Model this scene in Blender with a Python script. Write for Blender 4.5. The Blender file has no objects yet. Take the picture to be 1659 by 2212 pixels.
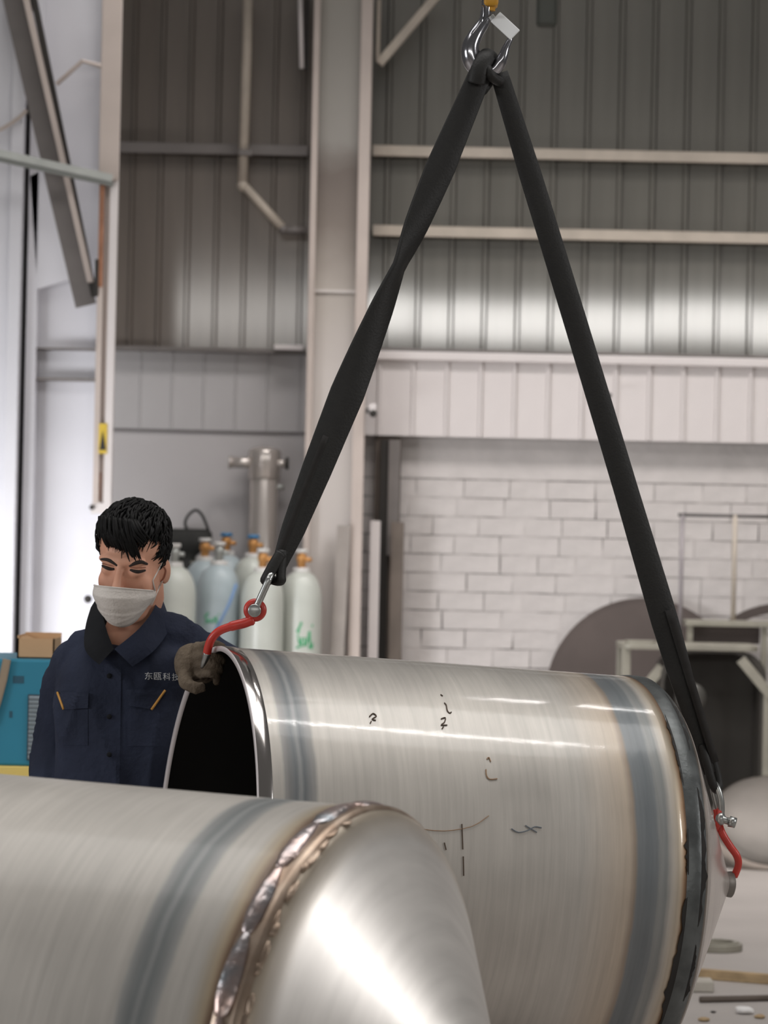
import bpy, math, random
import numpy as np
from mathutils import Vector, Matrix, noise
from mathutils.bvhtree import BVHTree

random.seed(7)
SC = bpy.context.scene
COL = SC.collection
PI = math.pi

# ------------------------------------------------------------------ camera
W, H, F = 1659, 2212, 7000.0          # photograph size and focal length in its pixels
EYE = Vector((0, 0, 1.6))
PITCH = math.atan((1150 - H / 2) / F)  # horizon sits at y = 1150
ROLL = math.radians(1.2)
_X = Vector((1, 0, 0)); _Fw = Vector((0, math.cos(PITCH), math.sin(PITCH))); _U = Vector((0, -math.sin(PITCH), math.cos(PITCH)))
RIGHT = _X * math.cos(ROLL) + _U * math.sin(ROLL)
UP = -_X * math.sin(ROLL) + _U * math.cos(ROLL)
cd = bpy.data.cameras.new('camera')
cam = bpy.data.objects.new('camera', cd)
COL.objects.link(cam)
m3 = Matrix((RIGHT, UP, -_Fw)).transposed()
cam.matrix_world = Matrix.Translation(EYE) @ m3.to_4x4()
cd.sensor_fit = 'VERTICAL'
cd.sensor_height = 36.0
cd.lens = F / H * 36.0
cd.clip_end = 200
cd.dof.use_dof = True
cd.dof.focus_distance = 6.9
cd.dof.aperture_fstop = 7.0
SC.camera = cam

def ray(px, py):
    return (_Fw * F + RIGHT * (px - W / 2) - UP * (py - H / 2))
def at(px, py, Y):
    d = ray(px, py)
    return EYE + d * (Y / d.y)
def pxm(Y):
    return F / Y

# ------------------------------------------------------------------ light
SC.view_settings.view_transform = 'Standard'
SC.view_settings.look = 'None'
SC.view_settings.gamma = 1
SC.view_settings.exposure = 0.12
SC.cycles.use_denoising = True
SC.cycles.max_bounces = 6
SC.cycles.sample_clamp_indirect = 6
wd = bpy.data.worlds.new('overcast_daylight')
SC.world = wd
wd.use_nodes = True
wd.node_tree.nodes['Background'].inputs[0].default_value = (1.0, 0.97, 0.94, 1)
wd.node_tree.nodes['Background'].inputs[1].default_value = 0.085

def area(name, loc, aim, sx, sy, power, color=(1, 1, 1), spread=180):
    l = bpy.data.lights.new(name, 'AREA')
    l.shape = 'RECTANGLE'; l.size = sx; l.size_y = sy; l.energy = power; l.color = color
    l.spread = math.radians(spread)
    o = bpy.data.objects.new(name, l); COL.objects.link(o)
    o.location = loc
    d = (Vector(aim) - Vector(loc)).normalized()
    o.rotation_euler = d.to_track_quat('-Z', 'Y').to_euler()
    return o
# hanging lamp row in front of the back wall, shaded to shine down
area('wall_lamp_row', (2.1, 14.9, 5.25), (2.1, 15.5, 0), 6.2, 0.8, 118, (1, 0.96, 0.94), 118)
# strip lamps over the work place
area('strip_lamp', (1.75, 6.85, 7.2), (1.75, 6.85, 0), 3.0, 0.08, 42, (1, 0.97, 0.94))
area('strip_lamp', (2.45, 10.6, 7.2), (2.45, 10.6, 0), 1.1, 0.08, 16, (1, 0.97, 0.94))
# translucent roof light above the bay
area('roof_light', (-0.3, 7.4, 7.5), (-0.3, 7.4, 0), 8.0, 3.4, 250, (1, 0.98, 0.96))
# added fill light high behind the camera, mirrored as the cladding's shine band
area('rear_fill_light', (0, -8.0, 4.45), (0, 17.5, 4.45), 18.0, 0.50, 330, (1, 0.97, 0.93))
# windows in the side walls, right of the tanks and left of the columns
area('side_light', (6.5, 5.7, 3.3), (0, 5.4, 1.0), 1.0, 1.3, 95, (1, 0.98, 0.97))
area('side_light', (-5.5, 5.2, 2.4), (-0.5, 7.2, 1.2), 2.0, 1.6, 85, (0.97, 0.98, 1.0))  # added to brighten the worker's face from the left
area('side_light', (-3.4, 12.9, 0.6), (-1.7, 15.6, 0.7), 1.8, 1.2, 38, (0.96, 0.97, 1.0), 84)

# ------------------------------------------------------------------ helpers
def lin(c):
    out = []
    for v in c[:3]:
        v = v / 255.0
        out.append(v / 12.92 if v <= 0.04045 else ((v + 0.055) / 1.055) ** 2.4)
    return tuple(out)
MATS = {}
def mat(name, rgb, rough=0.7, metal=0.0, var=0.0, vscale=4.0, stretch=(1, 1, 1), bump=0.0, bscale=40.0, spec=0.5, rgb2=None, coat=0.0, coat_rough=0.1, detail=5.0):
    if name in MATS: return MATS[name]
    m = bpy.data.materials.new(name); m.use_nodes = True
    nt = m.node_tree; b = nt.nodes['Principled BSDF']
    c = lin(rgb)
    b.inputs['Roughness'].default_value = rough
    b.inputs['Metallic'].default_value = metal
    b.inputs['Specular IOR Level'].default_value = spec
    b.inputs['Coat Weight'].default_value = coat
    b.inputs['Coat Roughness'].default_value = coat_rough
    b.inputs['Base Color'].default_value = (*c, 1)
    tc = nt.nodes.new('ShaderNodeTexCoord')
    mp = nt.nodes.new('ShaderNodeMapping'); mp.inputs['Scale'].default_value = stretch
    nt.links.new(tc.outputs['Object'], mp.inputs['Vector'])
    if var > 0 or rgb2:
        n = nt.nodes.new('ShaderNodeTexNoise'); n.inputs['Scale'].default_value = vscale; n.inputs['Detail'].default_value = detail
        nt.links.new(mp.outputs['Vector'], n.inputs['Vector'])
        r = nt.nodes.new('ShaderNodeValToRGB')
        r.color_ramp.elements[0].position = 0.32; r.color_ramp.elements[1].position = 0.68
        c2 = lin(rgb2) if rgb2 else tuple(v * (1 + var) for v in c)
        c1 = c if rgb2 else tuple(v * (1 - var) for v in c)
        r.color_ramp.elements[0].color = (*c1, 1); r.color_ramp.elements[1].color = (*c2, 1)
        nt.links.new(n.outputs['Fac'], r.inputs['Fac'])
        nt.links.new(r.outputs['Color'], b.inputs['Base Color'])
    if bump > 0:
        n2 = nt.nodes.new('ShaderNodeTexNoise'); n2.inputs['Scale'].default_value = bscale; n2.inputs['Detail'].default_value = 3
        nt.links.new(mp.outputs['Vector'], n2.inputs['Vector'])
        bp = nt.nodes.new('ShaderNodeBump'); bp.inputs['Strength'].default_value = bump; bp.inputs['Distance'].default_value = 0.01
        nt.links.new(n2.outputs['Fac'], bp.inputs['Height'])
        nt.links.new(bp.outputs['Normal'], b.inputs['Normal'])
    MATS[name] = m
    return m

WM = {}
I4 = Matrix.Identity(4)
def props(o, label=None, cat=None, group=None, kind=None):
    if label: o['label'] = label
    if cat: o['category'] = cat
    if group: o['group'] = group
    if kind: o['kind'] = kind
    return o
def empty(name, loc=None, M=None, **k):
    o = bpy.data.objects.new(name, None); COL.objects.link(o)
    o.empty_display_size = 0.05
    M = M if M is not None else Matrix.Translation(loc)
    o.matrix_world = M; WM[o.name] = M.copy()
    return props(o, **k)
def adopt(o, parent, local=False):
    """parent o; its vertices are in world space unless local"""
    if parent is not None:
        o.parent = parent
        o.matrix_parent_inverse = I4 if local else WM[parent.name].inverted()
    WM[o.name] = WM[parent.name].copy() if (local and parent is not None) else I4.copy()
    return o
def ob(name, vf, m, parent=None, smooth=False, bevel=0.0, seg=2, local=False, **k):
    v, f = vf
    me = bpy.data.meshes.new(name)
    me.from_pydata([tuple(p) for p in v], [], f)
    me.update()
    if smooth:
        me.polygons.foreach_set('use_smooth', [True] * len(me.polygons))
    if m is not None: me.materials.append(m)
    o = bpy.data.objects.new(name, me); COL.objects.link(o)
    adopt(o, parent, local)
    if bevel > 0:
        b = o.modifiers.new('bevel', 'BEVEL'); b.width = bevel; b.segments = seg; b.limit_method = 'ANGLE'; b.angle_limit = math.radians(40)
    return props(o, **k)
def join(*vfs):
    V, Fc = [], []
    for v, f in vfs:
        n = len(V); V += list(v); Fc += [tuple(i + n for i in q) for q in f]
    return V, Fc
def xf(vf, M):
    return [M @ Vector(p) for p in vf[0]], vf[1]
BOXF = [(0, 3, 2, 1), (4, 5, 6, 7), (0, 1, 5, 4), (1, 2, 6, 5), (2, 3, 7, 6), (3, 0, 4, 7)]
def box(x0, x1, y0, y1, z0, z1):
    return [Vector(p) for p in ((x0, y0, z0), (x1, y0, z0), (x1, y1, z0), (x0, y1, z0), (x0, y0, z1), (x1, y0, z1), (x1, y1, z1), (x0, y1, z1))], BOXF
def beam(a, b, w, d, side=None):
    """square bar from a to b: width w across the view, depth d"""
    a = Vector(a); b = Vector(b); t = (b - a).normalized()
    s = Vector(side) if side else t.cross(Vector((0, 1, 0)))
    if s.length < 1e-4: s = Vector((1, 0, 0))
    s = (s - t * s.dot(t)).normalized(); u = t.cross(s)
    v = []
    for p in (a, b):
        for i, j in ((-1, -1), (1, -1), (1, 1), (-1, 1)):
            v.append(p + s * (w / 2 * i) + u * (d / 2 * j))
    return v, BOXF
def tube(path, radii, n=12, cap=True, closed=False, squash=None):
    P = [Vector(p) for p in path]
    if not hasattr(radii, '__len__'): radii = [radii] * len(P)
    V, Fc = [], []
    N = len(P)
    prev = None
    for i, p in enumerate(P):
        if closed: t = P[(i + 1) % N] - P[i - 1]
        else: t = P[min(i + 1, N - 1)] - P[max(i - 1, 0)]
        t.normalize()
        if prev is None:
            a = Vector((0, 1, 0)) if abs(t.y) < 0.9 else Vector((1, 0, 0))
            prev = (a - t * a.dot(t)).normalized()
        else:
            prev = (prev - t * prev.dot(t)).normalized()
        q = t.cross(prev)
        for k in range(n):
            an = 2 * PI * k / n
            sq = squash if squash else 1.0
            V.append(p + (prev * math.cos(an) * sq + q * math.sin(an)) * radii[i])
    for i in range(N if closed else N - 1):
        for k in range(n):
            a = i * n + k; b = i * n + (k + 1) % n
            c = ((i + 1) % N) * n + (k + 1) % n; d = ((i + 1) % N) * n + k
            Fc.append((a, b, c, d))
    if cap and not closed:
        Fc.append(tuple(range(n))[::-1]); Fc.append(tuple(range((N - 1) * n, N * n)))
    return V, Fc
def lathe(prof, n=48, axis='z', closed_profile=False):
    """prof: list of (r, h)"""
    V, Fc = [], []
    for r, h in prof:
        for k in range(n):
            a = 2 * PI * k / n
            if axis == 'z': V.append(Vector((r * math.cos(a), r * math.sin(a), h)))
            elif axis == 'x': V.append(Vector((h, r * math.cos(a), r * math.sin(a))))
            else: V.append(Vector((r * math.cos(a), h, r * math.sin(a))))
    L = len(prof)
    for i in range(L if closed_profile else L - 1):
        for k in range(n):
            j = (i + 1) % L
            q = (i * n + k, i * n + (k + 1) % n, j * n + (k + 1) % n, j * n + k)
            Fc.append(q if axis == 'z' else q[::-1] if axis == 'y' else q)
    return V, Fc
def ellipsoid(c, r, nu=20, nv=12, M=None):
    V, Fc = [], []
    c = Vector(c)
    for j in range(nv + 1):
        th = PI * j / nv
        for i in range(nu):
            ph = 2 * PI * i / nu
            p = Vector((r[0] * math.sin(th) * math.cos(ph), r[1] * math.sin(th) * math.sin(ph), r[2] * math.cos(th)))
            if M is not None: p = M @ p
            V.append(c + p)
    for j in range(nv):
        for i in range(nu):
            a = j * nu + i; b = j * nu + (i + 1) % nu
            Fc.append((a, a + nu, b + nu, b))
    return V, Fc
def prism(poly, y0, y1):
    """polygon in (x, z), extruded from y0 to y1"""
    n = len(poly)
    V = [Vector((x, y0, z)) for x, z in poly] + [Vector((x, y1, z)) for x, z in poly]
    Fc = [tuple(range(n)), tuple(range(2 * n - 1, n - 1, -1))]
    for i in range(n):
        j = (i + 1) % n
        Fc.append((i, i + n, j + n, j))
    return V, Fc
def smooth_path(pts, n=8):
    """Catmull-Rom through pts"""
    P = [Vector(p) for p in pts]; out = []
    for i in range(len(P) - 1):
        a = P[max(i - 1, 0)]; b = P[i]; c = P[i + 1]; d = P[min(i + 2, len(P) - 1)]
        for k in range(n):
            t = k / n
            out.append(0.5 * ((2 * b) + (c - a) * t + (2 * a - 5 * b + 4 * c - d) * t * t + (3 * b - 3 * c + d - a) * t ** 3))
    out.append(P[-1])
    return out
def pbox(x0, y0, x1, y1, Y, depth):
    """upright box whose front face (at depth Y) covers about these photograph pixels; bottom, top from y1, y0"""
    c = at((x0 + x1) / 2, (y0 + y1) / 2, Y); w = (x1 - x0) / pxm(Y); h = (y1 - y0) / pxm(Y)
    return box(c.x - w / 2, c.x + w / 2, Y, Y + depth, c.z - h / 2, c.z + h / 2)
def remesh(o, voxel, it=6, fac=0.5):
    r = o.modifiers.new('remesh', 'REMESH'); r.mode = 'VOXEL'; r.voxel_size = voxel; r.use_smooth_shade = True
    s = o.modifiers.new('smooth', 'SMOOTH'); s.iterations = it; s.factor = fac
    return o
def bake(o):
    """freeze the modifiers into the mesh and return a BVH tree in world space"""
    dg = bpy.context.evaluated_depsgraph_get(); dg.update()
    ev = o.evaluated_get(dg)
    me = bpy.data.meshes.new_from_object(ev)
    o.modifiers.clear(); o.data = me
    me.polygons.foreach_set('use_smooth', [True] * len(me.polygons))
    return BVHTree.FromPolygons([v.co.copy() for v in me.vertices], [tuple(p.vertices) for p in me.polygons])

# ------------------------------------------------------------------ materials
M_concrete = mat('concrete_floor', (172, 165, 160), 0.55, var=0.10, vscale=1.3, bump=0.15, bscale=25, detail=8)
M_plaster = mat('grey_plaster', (186, 182, 182), 0.85, var=0.05, vscale=1.5)
M_brick = mat('white_painted_brick', (194, 188, 185), 0.8, var=0.07, vscale=7, bump=0.5, bscale=22)
M_mortar = mat('grey_mortar', (196, 190, 187), 0.9, rgb2=(98, 92, 89), vscale=3.2, detail=8)
_r = [n for n in M_mortar.node_tree.nodes if n.type == 'VALTORGB'][0].color_ramp.elements; _r[0].position = .42; _r[1].position = .58
M_clad = mat('dull_sheet_metal', (91, 88, 81), 0.42, metal=0.25, var=0.16, vscale=2.2, stretch=(3, 1, 0.35), bump=0.03, bscale=5, coat=1.0, coat_rough=0.06)
M_clad_l = mat('brownish_sheet_metal', (102, 93, 85), 0.5, metal=0.2, var=0.16, vscale=2.2, stretch=(3, 1, 0.4), bump=0.03, bscale=5, coat=1.0, coat_rough=0.10)
M_panel = mat('white_panel_paint', (212, 205, 203), 0.35, var=0.03, vscale=3)
M_girt = mat('dusty_beige_steel', (182, 171, 158), 0.6, var=0.10, vscale=8)
M_col = mat('pale_column_paint', (196, 189, 184), 0.55, rgb2=(208, 202, 198), vscale=1.5, stretch=(1, 1, 0.6))
M_col_white = mat('white_column_paint', (212, 211, 216), 0.5, var=0.04, vscale=2)
M_flange = mat('pinkish_primer_steel', (188, 175, 167), 0.5, var=0.05, vscale=5)
M_brace = mat('grey_brown_brace_paint', (112, 106, 103), 0.55, var=0.12, vscale=5)
M_dark = mat('dark_gap', (46, 43, 40), 0.8)
M_galv = mat('galvanised_steel', (170, 172, 168), 0.4, metal=0.6, var=0.1, vscale=10)
M_web = mat('black_webbing', (20, 19, 17), 0.6, var=0.25, vscale=60, bump=0.12, bscale=200)
M_chrome = mat('polished_hook_steel', (175, 175, 180), 0.16, metal=1.0, var=0.1, vscale=10)
M_zinc = mat('zinc_shackle', (165, 167, 165), 0.33, metal=0.9, var=0.1, vscale=60)
M_latch = mat('bright_latch_plate', (238, 240, 240), 0.4, metal=0.0)
M_red = mat('red_hook_enamel', (190, 50, 38), 0.42, var=0.12, vscale=40, coat=0.25, coat_rough=0.25)
M_yellow = mat('yellow_hoist_paint', (205, 150, 40), 0.5, var=0.1, vscale=20)
M_gas = mat('grey_green_cylinder_paint', (192, 195, 187), 0.35, var=0.06, vscale=6)
M_gas2 = mat('pale_blue_cylinder_paint', (172, 184, 188), 0.35, var=0.10, vscale=6)
M_green = mat('green_stencil_paint', (62, 158, 108), 0.6)
M_brass = mat('orange_brass_valve', (196, 142, 84), 0.45, metal=0.35)
M_bluecap = mat('blue_valve_wheel', (62, 120, 165), 0.5)
M_whitecap = mat('off_white_collar', (205, 202, 198), 0.5)
M_inox = mat('polished_vessel_steel', (206, 198, 192), 0.22, metal=0.6)
M_black = mat('black_cloth', (44, 44, 42), 0.85, var=0.2, vscale=20)
M_rustplate = mat('dark_brown_plate_steel', (88, 78, 74), 0.6, metal=0.2, var=0.12, vscale=3)
M_bench = mat('dusty_grey_green_steel', (150, 146, 134), 0.55, metal=0.2, var=0.15, vscale=8)
M_drum = mat('dark_brown_housing', (62, 58, 53), 0.6, var=0.12, vscale=4)
M_dish = mat('dull_dish_steel', (122, 116, 110), 0.5, metal=0.35, var=0.1, vscale=5)
M_cyan = mat('blue_machine_paint', (38, 124, 150), 0.42, var=0.06, vscale=3)
M_slat = mat('grey_louver_slat', (142, 152, 158), 0.5)
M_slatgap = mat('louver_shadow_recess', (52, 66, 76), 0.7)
M_yband = mat('yellow_band_paint', (222, 196, 110), 0.5)
M_card = mat('brown_cardboard', (196, 158, 120), 0.8, var=0.05, vscale=8)
M_wood = mat('weathered_timber', (170, 146, 112), 0.8, var=0.2, vscale=6, stretch=(1, 6, 6))
M_paper = mat('white_scrap', (225, 222, 220), 0.7)
M_greenblack = mat('dark_green_pendant', (56, 58, 52), 0.6)
M_timber_d = mat('dark_timber', (98, 88, 80), 0.8, var=0.15, vscale=6)
M_inside = mat('shaded_inner_wall', (22, 21, 20), 0.7, spec=0.2)  # near-black colour stands in for the deep shade inside the tanks

for _m in (M_clad, M_clad_l): _m.node_tree.nodes['Principled BSDF'].inputs['Coat IOR'].default_value = 1.75 if _m is M_clad else 1.55
# ------------------------------------------------------------------ setting
WY = 17.5
ob('floor', box(-9, 9, -9, WY + 0.3, -0.15, 0), M_concrete, kind='structure', label='pale dusty concrete workshop floor')
wall = ob('wall_back', box(-9, 9, WY, WY + 0.3, 0, 6.2), M_mortar, kind='structure', label='workshop back wall of painted brick and sheet cladding')
X = lambda px, py, Y: at(px, py, Y).x
Z = lambda px, py, Y: at(px, py, Y).z
zt = 2.56           # underside of the upper cladding
zb = 2.12           # underside of the white panel strip
xc = X(728, 900, WY)
# plaster on the left bay, plaster band over the bricks on the right
ob('plaster_face', box(-9, xc, WY - 0.03, WY, 0, zb + 0.02), M_plaster, wall)
zbr = 1.897
ob('plaster_band', box(xc, 4.0, WY - 0.007, WY, zbr + 0.002, zb + 0.3), M_brick, wall)
# bricks
bl, bh = 0.247, 0.1015
bm_mesh = []
for k in range(5):
    rr = random.Random(k)
    e = 0.005
    v, f = box(e / 2, bl - e, -0.004, 0.01, e / 2, bh - e)
    v = [p + Vector((rr.uniform(-.002, .002), rr.uniform(-.0015, .0015), rr.uniform(-.002, .002))) for p in v]
    me = bpy.data.meshes.new('brick'); me.from_pydata([tuple(p) for p in v], [], f); me.materials.append(M_brick); bm_mesh.append(me)
row = 0; z = zbr - bh
while z > -0.02:
    off = (0.0, 0.5)[row % 2] * bl + random.uniform(-.03, .03)
    x = xc + 0.02 - off
    while x < 2.45:
        o = bpy.data.objects.new('brick', random.choice(bm_mesh)); COL.objects.link(o)
        o.location = (x, WY, max(z, 0.002)); adopt(o, wall)
        o.location = (x, WY + random.uniform(-.0015, .002), max(z, 0.002))
        k_ = random.choice((.82, .95, 1.0, 1.0, 1.05, 1.3)); o.scale.x = k_
        x += bl * k_
    z -= bh; row += 1
# ribbed cladding pieces
def rib_piece(name, pitch, rw, rd, z0, z1, m):
    pr = [(0, 0), (pitch - rw, 0), (pitch - rw * .75, -rd), (pitch - rw * .25, -rd), (pitch, 0)]
    V = [Vector((x, y, z0)) for x, y in pr] + [Vector((x, y, z1)) for x, y in pr]
    V += [Vector((x, y + 0.004, z0)) for x, y in pr] + [Vector((x, y + 0.004, z1)) for x, y in pr]
    n = len(pr); Fc = []
    for i in range(n - 1):
        Fc.append((i, i + 1, i + 1 + n, i + n))
        Fc.append((2 * n + i, 3 * n + i, 3 * n + i + 1, 2 * n + i + 1))
        Fc.append((i, 2 * n + i, 2 * n + i + 1, i + 1))
    Fc.append((0, n, 3 * n, 2 * n)); Fc.append((n - 1, 3 * n - 1, 4 * n - 1, 2 * n - 1))
    me = bpy.data.meshes.new(name); me.from_pydata([tuple(p) for p in V], [], Fc); me.materials.append(m)
    return me
def row_of(name, me, x0, x1, pitch, Y, jit=0.0):
    x = x0
    while x < x1:
        o = bpy.data.objects.new(name, me); COL.objects.link(o); adopt(o, wall)
        o.location = (x, Y + random.uniform(-jit, jit), 0)
        o.rotation_euler = (random.uniform(-jit, jit) * .25, 0, 0)
        x += pitch
cl = rib_piece('cladding_sheet', .1785, .034, .022, zt, 5.6, M_clad)
row_of('cladding_sheet', cl, X(768, 600, WY), 3.2, .1785, WY - 0.05, 0.004)
cl2 = rib_piece('cladding_sheet', .152, .03, .018, zt, 5.6, M_clad_l)
row_of('cladding_sheet', cl2, -3.2, X(700, 600, WY), .152, WY - 0.05, 0.003)
pn = rib_piece('wall_panel', .181, .024, .020, zb, zt - 0.03, M_panel)
row_of('wall_panel', pn, X(824, 860, 17.38) - .181, 3.0, .181, 17.38, 0.001)
M_pl2 = mat('greyish_panel_paint', (184, 181, 181), 0.6, var=0.04, vscale=3)
pn2 = rib_piece('wall_panel', .171, .016, .007, zb + .01, zt - 0.01, M_pl2)
row_of('wall_panel', pn2, -3.2, X(690, 860, WY), .171, WY - 0.035, 0.001)
# rails between panels and cladding
ob('top_rail', box(X(805, 790, 17.3), 3.2, 17.33, 17.46, zt - 0.035, zt + 0.012), M_panel, wall, bevel=0.006)
ob('drip_ledge', box(X(805, 765, 17.3), 3.2, 17.35, 17.46, zt + 0.012, zt + 0.03), M_brace, wall)
ob('panel_backing', box(X(805, 950, 17.3), 3.2, 17.388, 17.49, zb + 0.004, zt - 0.035), M_dark, wall)
ob('wall_ledge', box(-3.2, X(660, 750, WY), 17.36, 17.47, zt - 0.012, zt + 0.012), M_brace, wall)
ob('flat_ledge_plate', box(X(593, 752, 17.3), X(655, 752, 17.3), 17.28, 17.4, zt + .005, zt + .03), M_panel, wall)
ob('joint_strip', box(-3.2, xc, WY - 0.04, WY, zb - .004, zb + .012), mat('dark_joint_line', (120, 116, 116), .8), wall)
# right-hand panel corner where it dips behind the rail end
# girts
for nm, z0, xa, xb in (('girt', 3.635, -3.2, X(665, 330, 17.3)), ('girt', 3.645, X(805, 330, 17.3), 3.2), ('girt', 3.217, X(805, 500, 17.3), 3.2)):
    ob(nm, join(box(xa, xb, 17.33, 17.345, z0 - .028, z0 + .028), box(xa, xb, 17.33, 17.43, z0 + .022, z0 + .028), box(xa, xb, 17.33, 17.36, z0 - .03, z0 - .024)),
       M_girt if xa > -1 else M_brace, wall, bevel=0.003)
# dark gap beside the column under the panel strip, with the trim posts
ob('door_jamb', box(X(806, 1200, 17.38), X(862, 1200, 17.38), 17.40, 17.48, 0, zb), M_timber_d, wall)
ob('jamb_post', pbox(818, 950, 838, 1440, 17.34, .06), M_dark, wall)
ob('jamb_strip', pbox(838, 950, 862, 1200, 17.32, .05), M_brace, wall)

# ------------------------------------------------------------------ steel columns
def column_mat():
    m = mat('stained_shaded_column_paint', (196, 189, 184), .55).copy(); nt = m.node_tree; N = nt.nodes.new; L = nt.links.new
    tc = N('ShaderNodeTexCoord'); sp = N('ShaderNodeSeparateXYZ'); L(tc.outputs['Object'], sp.inputs[0])
    n = N('ShaderNodeTexNoise'); n.inputs['Scale'].default_value = 3; n.inputs['Detail'].default_value = 6; L(tc.outputs['Object'], n.inputs['Vector'])
    ma = N('ShaderNodeMath'); ma.operation = 'MULTIPLY_ADD'; ma.inputs[1].default_value = .25; L(n.outputs['Fac'], ma.inputs[0]); L(sp.outputs['Z'], ma.inputs[2])
    mr = N('ShaderNodeMapRange'); mr.inputs['From Min'].default_value = 2.6; mr.inputs['From Max'].default_value = 4.6; L(ma.outputs[0], mr.inputs['Value'])
    r = N('ShaderNodeValToRGB'); el = r.color_ramp.elements
    for i, (p, c) in enumerate(((0, (196, 189, 184)), (.2, (176, 168, 160)), (.36, (128, 118, 110)), (.5, (112, 102, 95)), (.58, (150, 146, 140)), (1, (160, 156, 148)))):  # dirt band; the darker tone above it stands for light fading upwards
        e = el[i] if i < 2 else el.new(p)
        e.position = p; e.color = (*lin(c), 1)
    L(mr.outputs['Result'], r.inputs['Fac']); L(r.outputs['Color'], nt.nodes['Principled BSDF'].inputs['Base Color'])
    return m
def hcolumn(name, pxl, pxr, py, Y, depth, tf_l, tf_r, z1, m, mf, **k):
    xl, xr = X(pxl, py, Y), X(pxr, py, Y)
    t = empty(name, ((xl + xr) / 2, Y + depth / 2, 0), **k)
    ob('web', box(xl + tf_l, xr - tf_r, Y + depth * .35, Y + depth * .35 + .02, 0, z1), m, t)
    ob('flange', box(xl, xl + tf_l, Y, Y + depth, 0, z1), mf, t, bevel=.004)
    ob('flange', box(xr - tf_r, xr, Y, Y + depth, 0, z1), mf, t, bevel=.004)
    return t, xl, xr
t, xl, xr = hcolumn('steel_column', 664, 792, 700, 17.02, .26, .034, .062, 5.8, column_mat(), M_flange,
                    label='tall pale steel column standing behind the left sling leg', cat='column', kind='thing')
ob('seam_plate', box(xl + .034, xr - .062, 17.02 + .075, 17.02 + .095, 2.86, 2.875), M_col, t)
ob('end_stiffener', box(xl + .034, xr - .062, 17.06, 17.2, 0, .02), M_col, t)
# leaning boards next to the column foot
t = empty('leaning_plank', at(722, 1800, 16.9), label='grey flat plank leaning against the column foot', cat='plank')
ob('plank_face', beam((at(716, 1440, 16.9).x, 16.93, 0.012), at(743, 1135, 17.0), .07, .02), mat('grey_plank', (150, 142, 136), .8, var=.1, vscale=6), t)
t = ob('white_batten', pbox(793, 1125, 815, 1800, 17.2, .03), M_panel, bevel=.003, label='narrow off-white batten standing by the column, brown jamb beside it', cat='batten')
t = ob('brown_board', pbox(838, 1128, 866, 1800, 17.25, .025), M_timber_d, bevel=.003, label='dark brown board standing against the jamb by the brick wall', cat='board')

# knee brace at the column top, small lamp on the column
t = ob('knee_brace', join(beam(at(819, 138, 17.15), at(953, -20, 17.15), .045, .05), beam(at(816, 128, 17.17), at(819, 0, 17.17), .02, .05)), M_girt,
       bevel=.003, label='diagonal steel knee brace from column to roof, upper centre', cat='brace')
t = empty('wall_sensor', at(805, 900, 17.0), label='small black and white fixture on the column beside the white panels', cat='fixture')
ob('housing', pbox(797, 872, 814, 890, 16.97, .05), M_panel, t, bevel=.006)
ob('lens', xf(lathe([(0.0, 0), (.017, 0), (.02, .012), (.02, .03), (0, .03)], 16, 'y'), Matrix.Translation(at(806, 893, 16.95))), M_dark, t, smooth=True)
ob('fixing_bracket', pbox(790, 882, 800, 892, 16.98, .04), M_dark, t)
t = empty('bent_nail', at(1316, 856, 17.28), label='small dark bent hook sticking out of a white wall panel', cat='hook')
ob('shank', tube([at(1312, 846, 17.3), at(1314, 852, 17.25), at(1318, 858, 17.24), at(1320, 850, 17.24)], .007, 8), M_dark, t)

# conduit
t = empty('conduit', at(525, 400, 17.2), label='pale conduit pipe bending diagonally towards the column', cat='pipe')
ob('pipe', tube([at(536, -20, 17.2), at(533, 120, 17.2), at(524, 395, 17.2)], .027, 14), M_girt, t, smooth=True)
ob('pipe', tube([at(524, 398, 17.2), at(612, 494, 17.2)], .024, 14), M_girt, t, smooth=True)
ob('pipe', tube([at(610, 496, 17.2), at(662, 498, 17.2)], .022, 14), M_brace, t, smooth=True)
ob('elbow', ellipsoid(at(524, 400, 17.2), (.03, .03, .034)), M_girt, t, smooth=True)
ob('elbow', ellipsoid(at(612, 495, 17.2), (.028, .028, .028)), M_brace, t, smooth=True)
ob('pipe_clamp', pbox(516, 322, 545, 336, 17.16, .03), M_brace, t, bevel=.003)
# strip fitting at the top, left of the column
t = empty('tube_light', at(650, 100, 17.1), label='switched-off narrow tube light hanging beside the column top', cat='lamp')
ob('tube', tube([at(648, -30, 17.1), at(652, 148, 17.1)], .013, 12), M_panel, t, smooth=True)
ob('back_plate', pbox(656, -30, 668, 150, 17.12, .03), M_dark, t)
# dark pendant box hanging above right
t = empty('hanging_pendant', at(1182, 55, 14.0), label='dark green box hanging from above at top right of centre', cat='pendant')
p = at(1182, 20, 14.0)
ob('case', box(p.x - .045, p.x + .045, 14.0, 14.07, p.z - .075, p.z + .18), M_greenblack, t, bevel=.02, seg=3)
ob('cable', tube([p + Vector((0, .03, .17)), p + Vector((0, .03, 1.5))], .01, 8), M_dark, t)

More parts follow.
